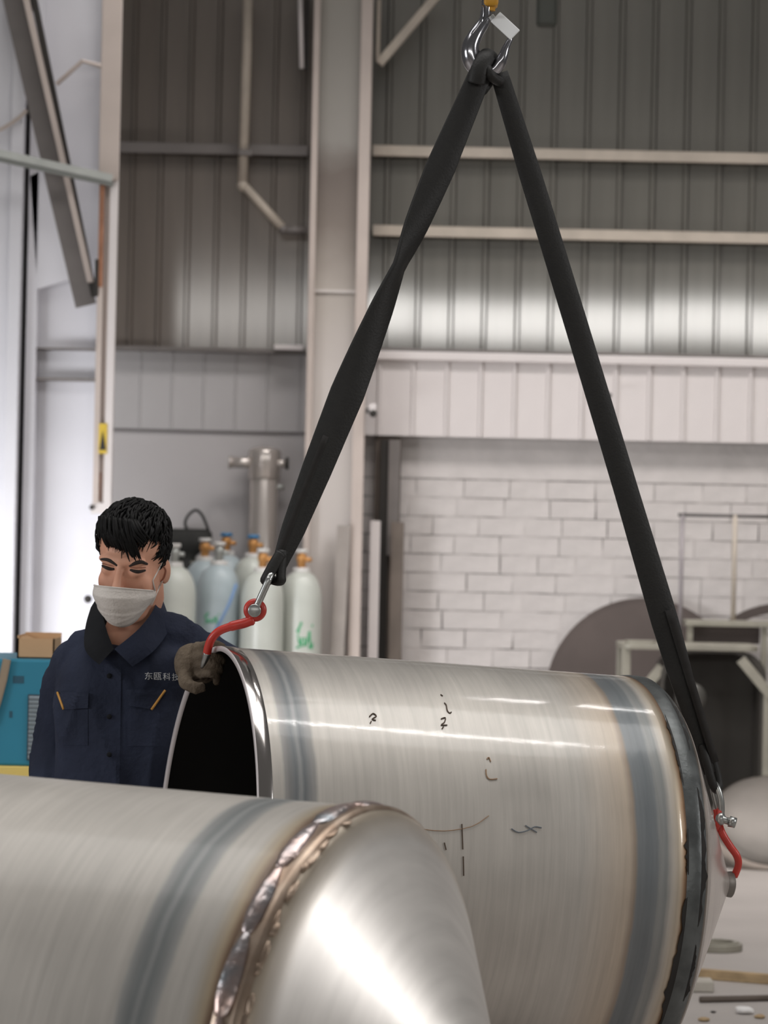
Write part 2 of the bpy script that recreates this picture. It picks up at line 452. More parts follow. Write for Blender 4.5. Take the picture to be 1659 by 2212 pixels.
# ------------------------------------------------------------------ column group on the left
LY = 15.6
t, xl, xr = hcolumn('lattice_column', 56, 236, 700, LY, .34, .05, .02, 5.6, M_col_white, M_col_white,
                    label='wide white steel column behind the worker, far left', cat='column', kind='thing')
ob('stiffener', box(xl + .05, xr - .02, LY + .03, LY + .12, Z(120, 818, LY) - .006, Z(120, 818, LY) + .006), M_brace, t)
ob('stiffener', box(xl + .05, xr - .02, LY + .03, LY + .12, Z(120, 752, LY) - .004, Z(120, 752, LY) + .004), M_brace, t)
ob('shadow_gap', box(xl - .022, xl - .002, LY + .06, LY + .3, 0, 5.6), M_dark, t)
g = at(140, 560, LY)
ob('gusset_plate', prism([(X(64, 380, LY), Z(64, 380, LY)), (X(112, 355, LY), Z(112, 355, LY)), (X(165, 600, LY), Z(165, 600, LY)), (X(80, 625, LY), Z(80, 625, LY))], LY + .0, LY + .012), M_col_white, t, bevel=.002)
t = ob('edge_column', join(pbox(-120, -40, 34, 1980, LY - .1, .25), pbox(8, -40, 36, 1980, LY - .13, .03)), M_col_white, bevel=.006, label='overexposed white column edge at the far left border', cat='column', kind='thing')
t = empty('crossed_straps', at(20, 260, LY - .2), label='pale thin strap bent at the top left border', cat='strap')
ob('strap', tube(smooth_path([at(-10, 285, LY - .2), at(15, 272, LY - .2), at(40, 255, LY - .2), at(58, 238, LY - .2)], 4), .01, 8), M_flange, t)
# diagonal brace channel
t = empty('diagonal_brace', at(120, 350, LY - .15), label='dark diagonal channel brace crossing the upper left corner', cat='brace')
a, b = at(58, -40, LY - .14), at(205, 640, LY - .14)
ob('channel_web', beam(at(20, -40, LY - .2), at(186, 660, LY - .2), .10, .02), M_brace, t)
ob('channel_flange', beam(at(48, -40, LY - .26), at(196, 610, LY - .26), .026, .08), M_flange, t, bevel=.002)
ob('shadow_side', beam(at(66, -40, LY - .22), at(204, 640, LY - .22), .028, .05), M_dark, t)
# vertical channel post on the left, ending above the worker
t = empty('channel_post', at(225, 1085, LY - .22), label='pale pink steel channel post with yellow sticker above the worker', cat='post')
yy = LY - .36
top, midp, bot = Z(240, -40, yy), Z(230, 390, yy), Z(225, 1088, yy)
x0, x1 = X(208, 700, yy), X(248, 700, yy)
ob('post_web', box(x0 + .03, x1 - .035, yy + .03, yy + .05, bot, top), M_flange, t)
ob('post_flange', box(x0, x0 + .028, yy, yy + .06, bot, top), M_flange, t, bevel=.003)
ob('post_flange', box(x1 - .036, x1, yy, yy + .06, bot, top), M_panel, t, bevel=.003)
ob('splice_cover', box(x0 - .004, x1 + .004, yy - .012, yy + .0, midp - .0, top), M_flange, t, bevel=.003)
M_rust = mat('rust_patch', (150, 104, 78), .8, var=.2, vscale=20)
ob('rust_streak', box(x0 + .003, x0 + .026, yy - .004, yy, Z(220, 620, yy), Z(220, 400, yy)), M_rust, t)
ob('rust_streak', box(x0 + .012, x0 + .036, yy + .02, yy + .03, Z(216, 1080, yy), Z(216, 1020, yy)), M_rust, t)
ob('dark_clip', box(x0 - .012, x0 + .006, yy - .01, yy + .05, Z(205, 640, yy), Z(205, 560, yy)), M_dark, t, bevel=.003)
s = ob('warning_sticker', box(X(213, 960, yy), X(231, 960, yy), yy - .006, yy - .001, Z(220, 980, yy), Z(220, 915, yy)), mat('yellow_sticker', (206, 176, 60), .6), t)
ob('sticker_triangle', prism([(X(215, 975, yy), Z(215, 972, yy)), (X(229, 975, yy), Z(229, 972, yy)), (X(222, 930, yy), Z(222, 930, yy))], yy - .009, yy - .0062), M_dark, s)
ob('foot_bracket', pbox(196, 1086, 240, 1110, yy, .08), M_panel, t, bevel=.004)
ob('bolt', ellipsoid(at(198, 1096, yy - .01), (.012, .012, .012), 10, 8), M_dark, t, smooth=True)
t = ob('wall_bolt', join(ellipsoid(at(190, 1294, LY + .02), (.014, .02, .014), 10, 8), ellipsoid(at(190, 1294, LY + .03), (.02, .01, .02), 10, 8)), M_dark, smooth=True, label='dark bolt head on the white column left of the mask', cat='bolt')
# angle strut across the corner
t = empty('angle_strut', at(120, 360, LY - .3), label='galvanised angle strut running from left edge to the channel post', cat='strut')
a, b = at(-40, 322, LY - .44), at(243, 385, LY - .42)
ob('angle_leg', beam(a, b, .035, .008), M_galv, t)
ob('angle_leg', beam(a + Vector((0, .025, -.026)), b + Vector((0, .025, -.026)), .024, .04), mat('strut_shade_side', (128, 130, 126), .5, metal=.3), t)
t = empty('bent_strap', at(160, 150, LY - .05), label='thin pale strap bent like a roof on the white column, upper left', cat='strap')
ob('strap', tube([at(122, 182, LY - .05), at(178, 132, LY - .05), at(216, 142, LY - .03), at(226, 146, LY + .05)], .011, 8), M_flange, t)

# ------------------------------------------------------------------ gas cylinders and things beside them
GY = 17.05
def gas(px, pyt, Y, m, lab, valve='brass', cap='white', r=.1095, lean=0.0, green=None):
    """px: centre; pyt: pixel row of the shoulder start"""
    base = at(px, pyt, Y); base.z = 0
    zs = at(px, pyt, Y).z
    M = Matrix.Translation(base) @ Matrix.Rotation(lean, 4, 'Y')
    t = empty('gas_cylinder', M=M, label=lab, cat='gas cylinder', group='gas cylinders by the grey wall')
    pr = [(0, .003), (r * .8, 0), (r, .02), (r, zs)]
    for k in range(1, 8):
        a = k / 8 * PI / 2
        pr.append((.032 + (r - .032) * math.cos(a), zs + .155 * math.sin(a)))
    pr += [(.032, zs + .165), (0, zs + .165)]
    ob('body', lathe(pr, 36), m, t, smooth=True, local=True)
    zn = zs + .16
    ob('neck_ring', lathe([(0, zn - .012), (.043, zn - .012), (.046, zn + .0), (.043, zn + .018), (0, zn + .018)], 20), M_whitecap, t, smooth=True, local=True)
    ob('valve', join(lathe([(0, zn), (.02, zn), (.022, zn + .05), (.028, zn + .055), (.026, zn + .085), (.014, zn + .095), (0, zn + .095)], 14),
                     tube([(0, 0, zn + .06), (.05, -.02, zn + .06)], .012, 10)), M_brass if valve == 'brass' else M_galv, t, smooth=True, local=True)
    zc = zn + .095
    if cap:
        ob('handwheel', lathe([(0, zc), (.03, zc), (.034, zc + .008), (.03, zc + .02), (0, zc + .02)], 16), {'white': M_whitecap, 'blue': M_bluecap}[cap], t, smooth=True, local=True)
    if green:
        # stencilled character wrapped round the front
        cu = bpy.data.curves.new('stencil', 'FONT'); cu.body = green[0]; cu.size = 1; cu.offset = .018; cu.resolution_u = 3
        tmp = bpy.data.objects.new('stencil', cu); COL.objects.link(tmp)
        dg = bpy.context.evaluated_depsgraph_get()
        me = bpy.data.meshes.new_from_object(tmp.evaluated_get(dg)); bpy.data.objects.remove(tmp)
        me.name = 'stencil'
        xs = [v.co.x for v in me.vertices]; ys = [v.co.y for v in me.vertices]
        for v in me.vertices:
            u = (v.co.x - min(xs)) / (max(xs) - min(xs)) - .5; w = (v.co.y - min(ys)) / (max(ys) - min(ys))
            an = green[1] + u * green[2] / r
            v.co = (math.sin(an) * (r + .0015), -math.cos(an) * (r + .0015), green[3] + w * green[4])
        me.materials.append(M_green)
        o = bpy.data.objects.new('stencil', me); COL.objects.link(o); adopt(o, t, True)
    return t
gas(650, 1300, 16.88, M_gas, 'pale green gas cylinder with green lettering, rightmost of the row', green=('氩', .25, .095, Z(650, 1402, 16.85), .145))
gas(566, 1300, 16.72, M_gas, 'pale green gas cylinder right behind the left red hook', r=.112, valve='brass', cap='white')
gas(472, 1285, 16.8, M_gas2, 'bluish gas cylinder with a green band, second from the worker', r=.112, cap='white', valve='galv', green=('氩', -.25, .09, Z(455, 1348, 16.7), .06))
gas(375, 1290, 16.6, M_gas, 'pale green gas cylinder beside the worker\'s ear, leftmost of the row', r=.115, valve='galv')
gas(487, 1262, 17.3, M_gas2, 'gas cylinder in the back row with bright blue valve wheel and orange valve', cap='blue')
gas(441, 1275, 17.05, M_gas2, 'gas cylinder in the back row with orange valve, near black bag', cap='white')
gas(545, 1268, 17.03, M_gas, 'gas cylinder in the back row with small blue cap below steel vessel', cap='blue')
t = ob('blue_hose', tube(smooth_path([at(510, 1262, 16.66), at(497, 1300, 16.63), at(480, 1335, 16.63), at(462, 1372, 16.65), at(450, 1430, 16.66)], 5), .009, 8), mat('blue_hose', (120, 150, 190), .5), smooth=True,
       label='thin blue hose hanging over the bluish gas cylinder', cat='hose')
# rack bar behind
t = empty('cylinder_rack', at(410, 1300, 17.35), label='dark rail of the cylinder rack behind the worker\'s ear', cat='rack')
c = at(404, 1224, 17.33)
ob('rail', box(c.x - .09, c.x + .09, 17.31, 17.35, c.z - .012, c.z + .02), M_dark, t)
ob('rail_top', box(c.x - .09, c.x + .09, 17.28, 17.36, c.z + .02, c.z + .03), M_bench, t)
for dx in (-.07, .07):
    ob('rack_leg', box(c.x + dx - .015, c.x + dx + .015, 17.32, 17.35, 0, c.z), M_dark, t)
# stainless vessel
VY = 17.33
b0 = at(566, 1250, VY); b0.z = 0
t = empty('steel_vessel', b0, label='polished stainless column vessel with domed head and side nozzles', cat='vessel')
zh0, zh1 = Z(566, 1032, VY), Z(566, 963, VY)
ob('column_pipe', xf(lathe([(0, 0), (.078, 0), (.078, zh0 + .01), (0, zh0 + .01)], 40), Matrix.Translation(b0)), M_inox, t, smooth=True, bevel=.003)
rr = .088
pr = [(.078, zh0 - .01), (rr, zh0), (rr, zh1 - .035)] + [(rr * math.cos(a), zh1 - .035 + .035 * math.sin(a)) for a in [k * PI / 14 for k in range(1, 7)]] + [(0, zh1)]
ob('domed_head', xf(lathe(pr, 40), Matrix.Translation(b0)), M_inox, t, smooth=True)
zn = Z(515, 999, VY)
nz = ob('nozzle', tube([(b0.x - .185, VY - .02, zn), (b0.x - .05, VY - .02, zn)], .030, 20), M_inox, t, smooth=True)
ob('nozzle_lip', tube([(b0.x - .19, VY - .02, zn), (b0.x - .176, VY - .02, zn)], .035, 20), M_inox, nz, smooth=True)
nz = ob('nozzle', tube([(b0.x + .06, VY - .03, zn), (b0.x + .12, VY - .03, zn)], .022, 16), M_inox, t, smooth=True)
ob('nozzle_lip', tube([(b0.x + .115, VY - .03, zn), (b0.x + .13, VY - .03, zn)], .033, 16), M_dark, nz, smooth=True)
ob('stub', tube([(b0.x + .06, VY - .02, Z(600, 1052, VY)), (b0.x + .11, VY - .02, Z(600, 1052, VY))], .014, 12), M_galv, t, smooth=True)
# black hanging bag with loop handle
BY = 17.32
t = empty('black_bag', at(412, 1200, BY), label='black cloth bag with loop handle perched behind the worker\'s head', cat='bag')
def px_loft(rows, Y, n=20):
    V, Fc = [], []
    for (py, xa, xb, dp) in rows:
        c = at((xa + xb) / 2, py, Y); hw = (xb - xa) / 2 / pxm(Y)
        for k in range(n):
            a = 2 * PI * k / n
            V.append(Vector((c.x + hw * math.cos(a), Y + dp * math.sin(a), c.z)))
    for j in range(len(rows) - 1):
        for k in range(n):
            Fc.append((j * n + k, j * n + (k + 1) % n, (j + 1) * n + (k + 1) % n, (j + 1) * n + k))
    Fc.append(tuple(range(n))); Fc.append(tuple(range((len(rows) - 1) * n, len(rows) * n))[::-1])
    return V, Fc
ob('bag_body', px_loft([(1142, 372, 450, .05), (1150, 350, 458, .07), (1165, 345, 459, .09), (1178, 350, 450, .09), (1190, 362, 435, .07), (1203, 385, 422, .05), (1232, 388, 420, .04)], BY), M_black, t, smooth=True)
ob('loop_handle', tube(smooth_path([at(407, 1150, BY), at(400, 1130, BY), at(408, 1112, BY), at(423, 1102, BY), at(436, 1112, BY), at(446, 1134, BY), at(452, 1152, BY)], 5), .008, 8, squash=.6), M_black, t, smooth=True)

# ------------------------------------------------------------------ blue machine on the left
MY = 10.0
pa, pb = at(-160, 1560, MY), at(178, 1560, MY)
zt_, zy0, zy1 = Z(50, 1424, MY), Z(50, 1680, MY), Z(50, 1655, MY)
t = empty('blue_machine', ((pa.x + pb.x) / 2, MY + .25, 0), label='blue painted machine cabinet with louvers behind the worker', cat='machine')
ob('cabinet', box(pa.x, pb.x, MY, MY + .5, zy1, zt_), M_cyan, t, bevel=.008)
ob('yellow_band', box(pa.x - .005, pb.x + .005, MY - .008, MY + .5, zy0, zy1), M_yband, t, bevel=.004)
ob('grey_plinth', box(pa.x, pb.x, MY + .0, MY + .5, 0, zy0), M_bench, t)
lx0, lx1 = X(62, 1580, MY), X(112, 1580, MY)
lz0, lz1 = Z(80, 1640, MY), Z(80, 1503, MY)
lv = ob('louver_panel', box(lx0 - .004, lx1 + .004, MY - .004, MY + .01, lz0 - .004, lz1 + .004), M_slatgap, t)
ns = 15
for k in range(ns):
    zc = lz0 + (k + .5) / ns * (lz1 - lz0)
    v, f = box(lx0, lx1, -.004, .004, -.0045, .0045)
    ob('slat', xf((v, f), Matrix.Translation((0, MY - .008, zc)) @ Matrix.Rotation(.5, 4, 'X')), M_slat, lv)
ob('paint_chip', pbox(28, 1460, 52, 1476, MY - .001, .002), mat('chipped_paint', (40, 82, 100), .7), t)
ob('paint_chip', pbox(20, 1536, 27, 1550, MY - .001, .002), MATS['chipped_paint'], t)
t = ob('tan_strap', tube([at(15, 1424, MY - .02), at(6, 1470, MY - .02), at(-6, 1515, MY - .02), at(-20, 1560, MY - .02)], .013, 8, squash=.4), mat('tan_strap', (150, 134, 114), .8), label='tan strap hanging down the blue machine front', cat='strap')
p0 = at(78, 1432, MY + .1)
t = empty('cardboard_box', (p0.x, MY + .2, zt_), label='open brown cardboard box on top of the blue machine', cat='box')
hw = 40 / pxm(MY + .1)
zb1 = zt_ + .062
ob('carton', join(box(p0.x - hw, p0.x + hw, MY + .08, MY + .085, zt_, zb1), box(p0.x - hw, p0.x + hw, MY + .3, MY + .305, zt_, zb1 + .012), box(p0.x - hw, p0.x - hw + .005, MY + .08, MY + .3, zt_, zb1 + .008), box(p0.x + hw - .005, p0.x + hw, MY + .08, MY + .3, zt_, zb1), box(p0.x - hw, p0.x + hw, MY + .08, MY + .3, zt_, zt_ + .004)), M_card, t)
ob('flap', beam((p0.x - hw + .002, MY + .19, zb1 + .003), (p0.x - hw + .05, MY + .19, zb1 - .018), .004, .2), M_card, t)

# ------------------------------------------------------------------ right-hand clutter
DY = 17.36
c = at(1390, 1503, DY); R_ = 210 / pxm(DY)
t = empty('steel_disc', (c.x, DY, c.z - R_), label='large dark brown steel disc leaning on the brick wall', cat='disc')
Md = Matrix.Translation(c) @ Matrix.Rotation(math.radians(-6), 4, 'X')
ob('plate', xf(lathe([(0, -.008), (R_, -.008), (R_, .008), (0, .008)], 72, 'y'), Md), M_rustplate, t, bevel=.002)
ob('edge_rim', xf(lathe([(R_ - .012, -.011), (R_ + .004, -.011), (R_ + .004, .011), (R_ - .012, .011)], 72, 'y', True), Md), M_rustplate, t)
t = ob('timber_block', box(c.x - .15, c.x + .12, 17.15, 17.44, 0, c.z - R_ - .004), M_wood, bevel=.01, label='timber block under the brown steel disc', cat='block')
c2 = at(1690, 1508, 17.3); R2 = 205 / pxm(17.3)
t = empty('steel_hoop', (c2.x, 17.3, c2.z - R2), label='dark steel hoop at the right border before the bricks', cat='hoop')
ob('hoop_ring', xf(lathe([(R2 - .05, -.015), (R2, -.015), (R2, .015), (R2 - .05, .015)], 72, 'y', True), Matrix.Translation(c2) @ Matrix.Rotation(math.radians(-5), 4, 'X')), M_rustplate, t)
ob('hoop_foot', box(c2.x - .1, c2.x + .1, 17.2, 17.38, 0, c2.z - R2 + .02), M_rustplate, t)
# wire rack
RY = 17.0
t = empty('tube_rack', (X(1600, 1340, RY), RY, 0), label='thin grey tube rack standing before the white bricks', cat='rack')
def vpost(px, pyt, pyb, Y, r, m, par, nm='upright'):
    a = at(px, pyt, Y); bb = at(px, pyb, Y); bb.x = a.x
    return ob(nm, tube([a, bb], r, 10), m, par, smooth=True)
M_rack = mat('lilac_grey_tube', (150, 143, 145), .45, metal=.3)
vpost(1474, 1112, 1420, RY, .012, M_rack, t)
vpost(1588, 1112, 1345, RY, .013, M_girt, t)
a = at(1465, 1112, RY); b = at(1720, 1112, RY); b.z = a.z
ob('top_bar', tube([a, b], .010, 10), mat('dark_grey_tube', (96, 92, 90), .5), t, smooth=True)
vpost(1715, 1112, 1345, RY, .013, M_girt, t)
zs_ = Z(1560, 1340, RY)
ob('shelf', box(X(1478, 1340, RY), X(1740, 1340, RY), RY - .12, RY + .12, zs_ - .03, zs_), M_bench, t, bevel=.003)
for px in (1486, 1646, 1730):
    x_ = X(px, 1400, RY)
    ob('rack_leg', box(x_ - .015, x_ + .015, RY - .1, RY - .07, 0, zs_ - .03), M_bench, t)
ob('shelf_apron', box(X(1490, 1360, RY), X(1640, 1360, RY), RY - .03, RY + .0, zs_ - .12, zs_ - .03), M_rustplate, t)
# fabricated housing with the dark hollow
HY = 16.45
t = empty('steel_housing', (X(1500, 1600, HY), HY + .2, 0), label='fabricated steel housing with a flanged top and dark hollow, right', cat='housing')
zt1 = Z(1480, 1392, HY)
def rrect(x0, x1, z0, z1, r, n=6):
    P = []
    for cx, cz, a0 in ((x1 - r, z1 - r, 0), (x0 + r, z1 - r, PI / 2), (x0 + r, z0 + r, PI), (x1 - r, z0 + r, 1.5 * PI)):
        for k in range(n + 1):
            a = a0 + k / n * PI / 2
            P.append((cx + r * math.cos(a), cz + r * math.sin(a)))
    return P
xa, xb = X(1342, 1400, HY), X(1640, 1400, HY)
pl = rrect(xa, xb, HY - .02, HY + .42, .06)
V = [Vector((x, y, zt1 - .03)) for x, y in pl] + [Vector((x, y, zt1)) for x, y in pl]; n = len(pl)
ob('top_flange', (V, [tuple(range(n))[::-1], tuple(range(n, 2 * n))] + [(i, (i + 1) % n, (i + 1) % n + n, i + n) for i in range(n)]), M_bench, t, bevel=.004)
ob('flange_lip', (lambda P2: ([Vector((x, y, zt1 + .0)) for x, y in P2] + [Vector((x, y, zt1 + .012)) for x, y in P2], [tuple(range(len(P2)))[::-1], tuple(range(len(P2), 2 * len(P2)))] + [(i, (i + 1) % len(P2), (i + 1) % len(P2) + len(P2), i + len(P2)) for i in range(len(P2))]))(rrect(xa + .03, X(1420, 1400, HY), HY + .02, HY + .2, .04)), M_bench, t)
for px in (1353,):
    x_ = X(px, 1430, HY)
    ob('housing_leg', box(x_ - .022, x_ + .022, HY, HY + .045, 0, zt1 - .03), M_bench, t, bevel=.004)
    ob('housing_leg', box(x_ - .022, x_ + .022, HY + .36, HY + .4, 0, zt1 - .03), M_bench, t, bevel=.004)
ob('gusset', beam(at(1430, 1440, HY + .02), at(1398, 1480, HY + .02), .05, .02), M_bench, t)
# hollow body: a frame with rounded opening, deep dark inside
xo0, xo1 = X(1425, 1550, HY), X(1655, 1550, HY)
zo0, zo1 = 0.0, zt1 - .03
inner = rrect(xo0 + .02, xo1 - .03, zo0 + .02, zo1 - .012, .16, 8); outer = rrect(xo0, xo1, zo0, zo1, .14, 8); n = len(inner)
V = [Vector((x, HY + .01, z)) for x, z in outer] + [Vector((x, HY + .01, z)) for x, z in inner] + [Vector((x, HY + .38, z)) for x, z in outer] + [Vector((x, HY + .38, z)) for x, z in inner]
Fc = []
for i in range(n):
    j = (i + 1) % n
    Fc += [(i, j, j + n, i + n), (i, i + 2 * n, j + 2 * n, j), (i + n, j + n, j + 3 * n, i + 3 * n)]
ob('hollow_frame', (V, Fc), M_drum, t)
ob('hollow_back', prism(outer, HY + .37, HY + .39), M_drum, t)
ob('side_rail', beam(at(1600, 1424, HY - .005), at(1668, 1506, HY - .005), .05, .02), M_bench, t)
ob('side_rail', pbox(1648, 1500, 1672, 1700, HY - .01, .03), M_bench, t)
p = at(1492, 1508, HY - .04)
ob('round_cover', xf(lathe([(0, -.03), (.05, -.026), (.075, -.012), (.08, 0), (.08, .05), (0, .05)], 30, 'y'), Matrix.Translation(p)), mat('dark_grey_cover', (84, 82, 78), .4, metal=.3), t, smooth=True)
# dished end lying against the housing
ZY = 15.9
c = at(1652, 1775, ZY)
t = empty('dished_end', (c.x, ZY, 0), label='dull steel dished tank end leaning at the right border', cat='tank end')
Rd = .30
pr = [(0, -.05), (Rd * .35, -.046), (Rd * .62, -.036), (Rd * .85, -.018), (Rd * .96, .0), (Rd, .03), (Rd, .11), (Rd - .01, .11), (Rd - .01, .03), (Rd * .93, .008), (0, -.035)]
Mz = Matrix.Translation((c.x + .035, ZY, .235)) @ Matrix.Rotation(math.radians(-48), 4, 'X')
ob('dish', xf(lathe(pr, 64, 'y'), Mz), M_dish, t, smooth=True)
ob('straight_lip', xf(lathe([(Rd + .001, .01), (Rd + .006, .03), (Rd + .006, .11), (Rd, .112)], 64, 'y'), Mz), mat('bright_lip_steel', (216, 208, 200), .25, metal=.8), t, smooth=True)
# floor clutter, right bottom
def onfloor(px, py):
    d = ray(px, py); k = -EYE.z / d.z
    return EYE + d * k
c = onfloor(1545, 2052)
t = empty('flange_ring', c, label='grey steel flange ring lying on the floor by the cone', cat='ring')
ob('ring', xf(lathe([(.07, .0), (.105, .0), (.105, .028), (.07, .028)], 48, 'z', True), Matrix.Translation(c)), M_bench, t, bevel=.003)
ob('raised_face', xf(lathe([(.072, .028), (.09, .028), (.09, .034), (.072, .034)], 48, 'z', True), Matrix.Translation(c)), M_bench, t)
a, b = onfloor(1490, 2112), onfloor(1690, 2128)
t = ob('timber_lath', beam(a + Vector((0, 0, .018)), b + Vector((0, 0, .018)), .036, .034), M_wood, bevel=.003, label='long pale timber lath lying on the floor, lower right', cat='lath')
c = onfloor(1515, 2140)
t = ob('concrete_block', box(c.x - .045, c.x + .04, c.y - .05, c.y + .06, 0, .04), mat('grey_block', (176, 170, 160), .8, var=.1, vscale=12), bevel=.006, label='small grey block beside the timber lath', cat='block')
a, b = onfloor(1512, 2166), onfloor(1690, 2162)
t = ob('dark_rod', tube([a + Vector((0, 0, .011)), b + Vector((0, 0, .011))], .011, 12), M_timber_d, smooth=True, label='dark thin rod lying on the floor below the lath', cat='rod')
def scrap(name, px, py, s, m, lab, cat, sd):
    c = onfloor(px, py); r_ = random.Random(sd)
    v, f = ellipsoid((0, 0, 0), (s, s * .8, s * .35), 10, 6)
    v = [p * (1 + .35 * noise.noise(p * 40 + Vector((sd, 0, 0)))) for p in v]
    mz = min(p.z for p in v)
    return ob(name, ([c + p - Vector((0, 0, mz)) for p in v], f), m, label=lab, cat=cat)
scrap('crumpled_paper', 1608, 2190, .035, M_paper, 'crumpled white scrap on the floor, bottom right', 'scrap', 3)
scrap('wood_chip', 1640, 2200, .02, M_wood, 'small tan chip beside the crumpled scrap', 'chip', 5)
scrap('wood_chip', 1520, 2206, .02, M_wood, 'small tan chip near the bottom edge below the dark rod', 'chip', 9)
scrap('dark_crumb', 1540, 2188, .010, M_dark, 'tiny dark crumb on the floor under the rod', 'crumb', 11)

# ------------------------------------------------------------------ tanks
def tank_mat(name, stops, L0, L1, rough=0.36, tint=1.0, vs=1.0, coat=.6, metal=.70):
    """stops: (s, rgb) along the local x axis of the tank"""
    m = bpy.data.materials.new(name); m.use_nodes = True
    nt = m.node_tree; b = nt.nodes['Principled BSDF']; N = nt.nodes.new; L = nt.links.new
    tc = N('ShaderNodeTexCoord'); sp = N('ShaderNodeSeparateXYZ'); L(tc.outputs['Object'], sp.inputs[0])
    # slightly wavy band edges
    nw = N('ShaderNodeTexNoise'); nw.inputs['Scale'].default_value = 9; nw.inputs['Detail'].default_value = 4
    L(tc.outputs['Object'], nw.inputs['Vector'])
    ma = N('ShaderNodeMath'); ma.operation = 'MULTIPLY_ADD'; ma.inputs[1].default_value = .012; L(nw.outputs['Fac'], ma.inputs[0]); L(sp.outputs['X'], ma.inputs[2])
    mr = N('ShaderNodeMapRange'); mr.inputs['From Min'].default_value = L0 + .006; mr.inputs['From Max'].default_value = L1 + .006
    L(ma.outputs[0], mr.inputs['Value'])
    cr = N('ShaderNodeValToRGB'); el = cr.color_ramp.elements
    while len(el) > 1: el.remove(el[-1])
    for i, (s, c) in enumerate(stops):
        e = el[0] if i == 0 else el.new((s - L0) / (L1 - L0))
        e.position = (s - L0) / (L1 - L0)
        e.color = (*[v * tint for v in lin(c)], 1)
    L(mr.outputs['Result'], cr.inputs['Fac'])
    # cloudy stains and fine rolling streaks
    n1 = N('ShaderNodeTexNoise'); n1.inputs['Scale'].default_value = 3.5 * vs; n1.inputs['Detail'].default_value = 8; L(tc.outputs['Object'], n1.inputs['Vector'])
    mp = N('ShaderNodeMapping'); mp.inputs['Scale'].default_value = (60, 3, 3); L(tc.outputs['Object'], mp.inputs['Vector'])
    n2 = N('ShaderNodeTexNoise'); n2.inputs['Scale'].default_value = 1.5; n2.inputs['Detail'].default_value = 6; L(mp.outputs['Vector'], n2.inputs['Vector'])
    mx = N('ShaderNodeMix'); mx.data_type = 'RGBA'; mx.blend_type = 'MULTIPLY'; mx.inputs['Factor'].default_value = 1
    ad = N('ShaderNodeMath'); ad.operation = 'MULTIPLY_ADD'; ad.inputs[1].default_value = .55; ad.inputs[2].default_value = .50; L(n1.outputs['Fac'], ad.inputs[0])
    ad2 = N('ShaderNodeMath'); ad2.operation = 'MULTIPLY_ADD'; ad2.inputs[1].default_value = .40; L(n2.outputs['Fac'], ad2.inputs[0]); L(ad.outputs[0], ad2.inputs[2])
    L(cr.outputs['Color'], mx.inputs['A']); L(ad2.outputs[0], mx.inputs['B'])
    L(mx.outputs['Result'], b.inputs['Base Color'])
    n3 = N('ShaderNodeTexNoise'); n3.inputs['Scale'].default_value = 38; n3.inputs['Detail'].default_value = 4; L(tc.outputs['Object'], n3.inputs['Vector'])
    bp_ = N('ShaderNodeBump'); bp_.inputs['Strength'].default_value = .08; bp_.inputs['Distance'].default_value = .004; L(n3.outputs['Fac'], bp_.inputs['Height'])
    ra = N('ShaderNodeMath'); ra.operation = 'MULTIPLY_ADD'; ra.inputs[1].default_value = .22; ra.inputs[2].default_value = rough - .11; L(n1.outputs['Fac'], ra.inputs[0])
    L(ra.outputs[0], b.inputs['Roughness'])
    b.inputs['Metallic'].default_value = metal
    b.inputs['Coat Weight'].default_value = coat; b.inputs['Coat Roughness'].default_value = .10
    L(bp_.outputs['Normal'], b.inputs['Coat Normal'])
    bp = N('ShaderNodeBump'); bp.inputs['Strength'].default_value = .10; bp.inputs['Distance'].default_value = .004
    L(n2.outputs['Fac'], bp.inputs['Height']); L(bp.outputs['Normal'], b.inputs['Normal'])
    return m
TR = .453
STEEL = (188, 183, 176)
def band(s0, s1, edge=.006, c=(142, 143, 142), c2=(112, 115, 116), base=STEEL):
    mid = (s0 + s1) / 2
    return [(s0 - edge, base), (s0, c), (mid - .008, c2), (mid, (152, 153, 152)), (mid + .008, c2), (s1, c), (s1 + edge, base)]
def axes(yaw, tilt):
    y, t = math.radians(yaw), math.radians(tilt)
    ax = Vector((math.cos(y) * math.cos(t), math.sin(y) * math.cos(t), math.sin(t)))
    h = ax.cross(Vector((0, 0, 1))).normalized(); v = h.cross(ax)     # h points to the viewer's side
    return ax, h, v
def frame(C, yaw, tilt):
    ax, h, v = axes(yaw, tilt)
    return Matrix.Translation(C) @ Matrix((ax, -h, v)).transposed().to_4x4()
def tank_part(name, prof, m, t, n=120, **k):
    return ob(name, lathe(prof, n, 'x'), m, t, smooth=True, local=True, **k)
def shell_prof(a, b, n=40, r=TR):
    return [(r, a + (b - a) * i / n) for i in range(n + 1)]
# ---- back tank: hanging, open end to the left
Mb = frame(Vector((-.37, 7.0, .8936)), 16.508, -3.483)
tb = empty('hanging_tank', M=Mb, label='hanging stainless steel tank, open at left, with conical end', cat='tank')
m_b = tank_mat('back_tank_steel', [(0, STEEL), (.028, STEEL)] + band(.055, .118, c=(152, 150, 147), c2=(112, 116, 119)) +
               [(.70, STEEL), (.80, (190, 176, 160)), (.816, (150, 136, 122)), (.822, (122, 126, 128)), (.850, (112, 117, 120)), (.866, (120, 124, 126)), (.872, (146, 147, 145)), (.888, (132, 134, 133)), (.900, (182, 176, 168)), (.920, (186, 172, 152)), (.930, (150, 118, 88)), (.936, (90, 66, 52))], 0, .94, .52, metal=.55)
tank_part('shell', [(TR - .008, .0)] + [(TR, .0)] + shell_prof(.002, .935) + [(TR - .006, .936)], m_b, tb)
tank_part('inner_wall', [(TR - .009, .004)] + [(TR - .009, .004 + .93 * i / 10) for i in range(11)] + [(0, .936)], M_inside, tb)
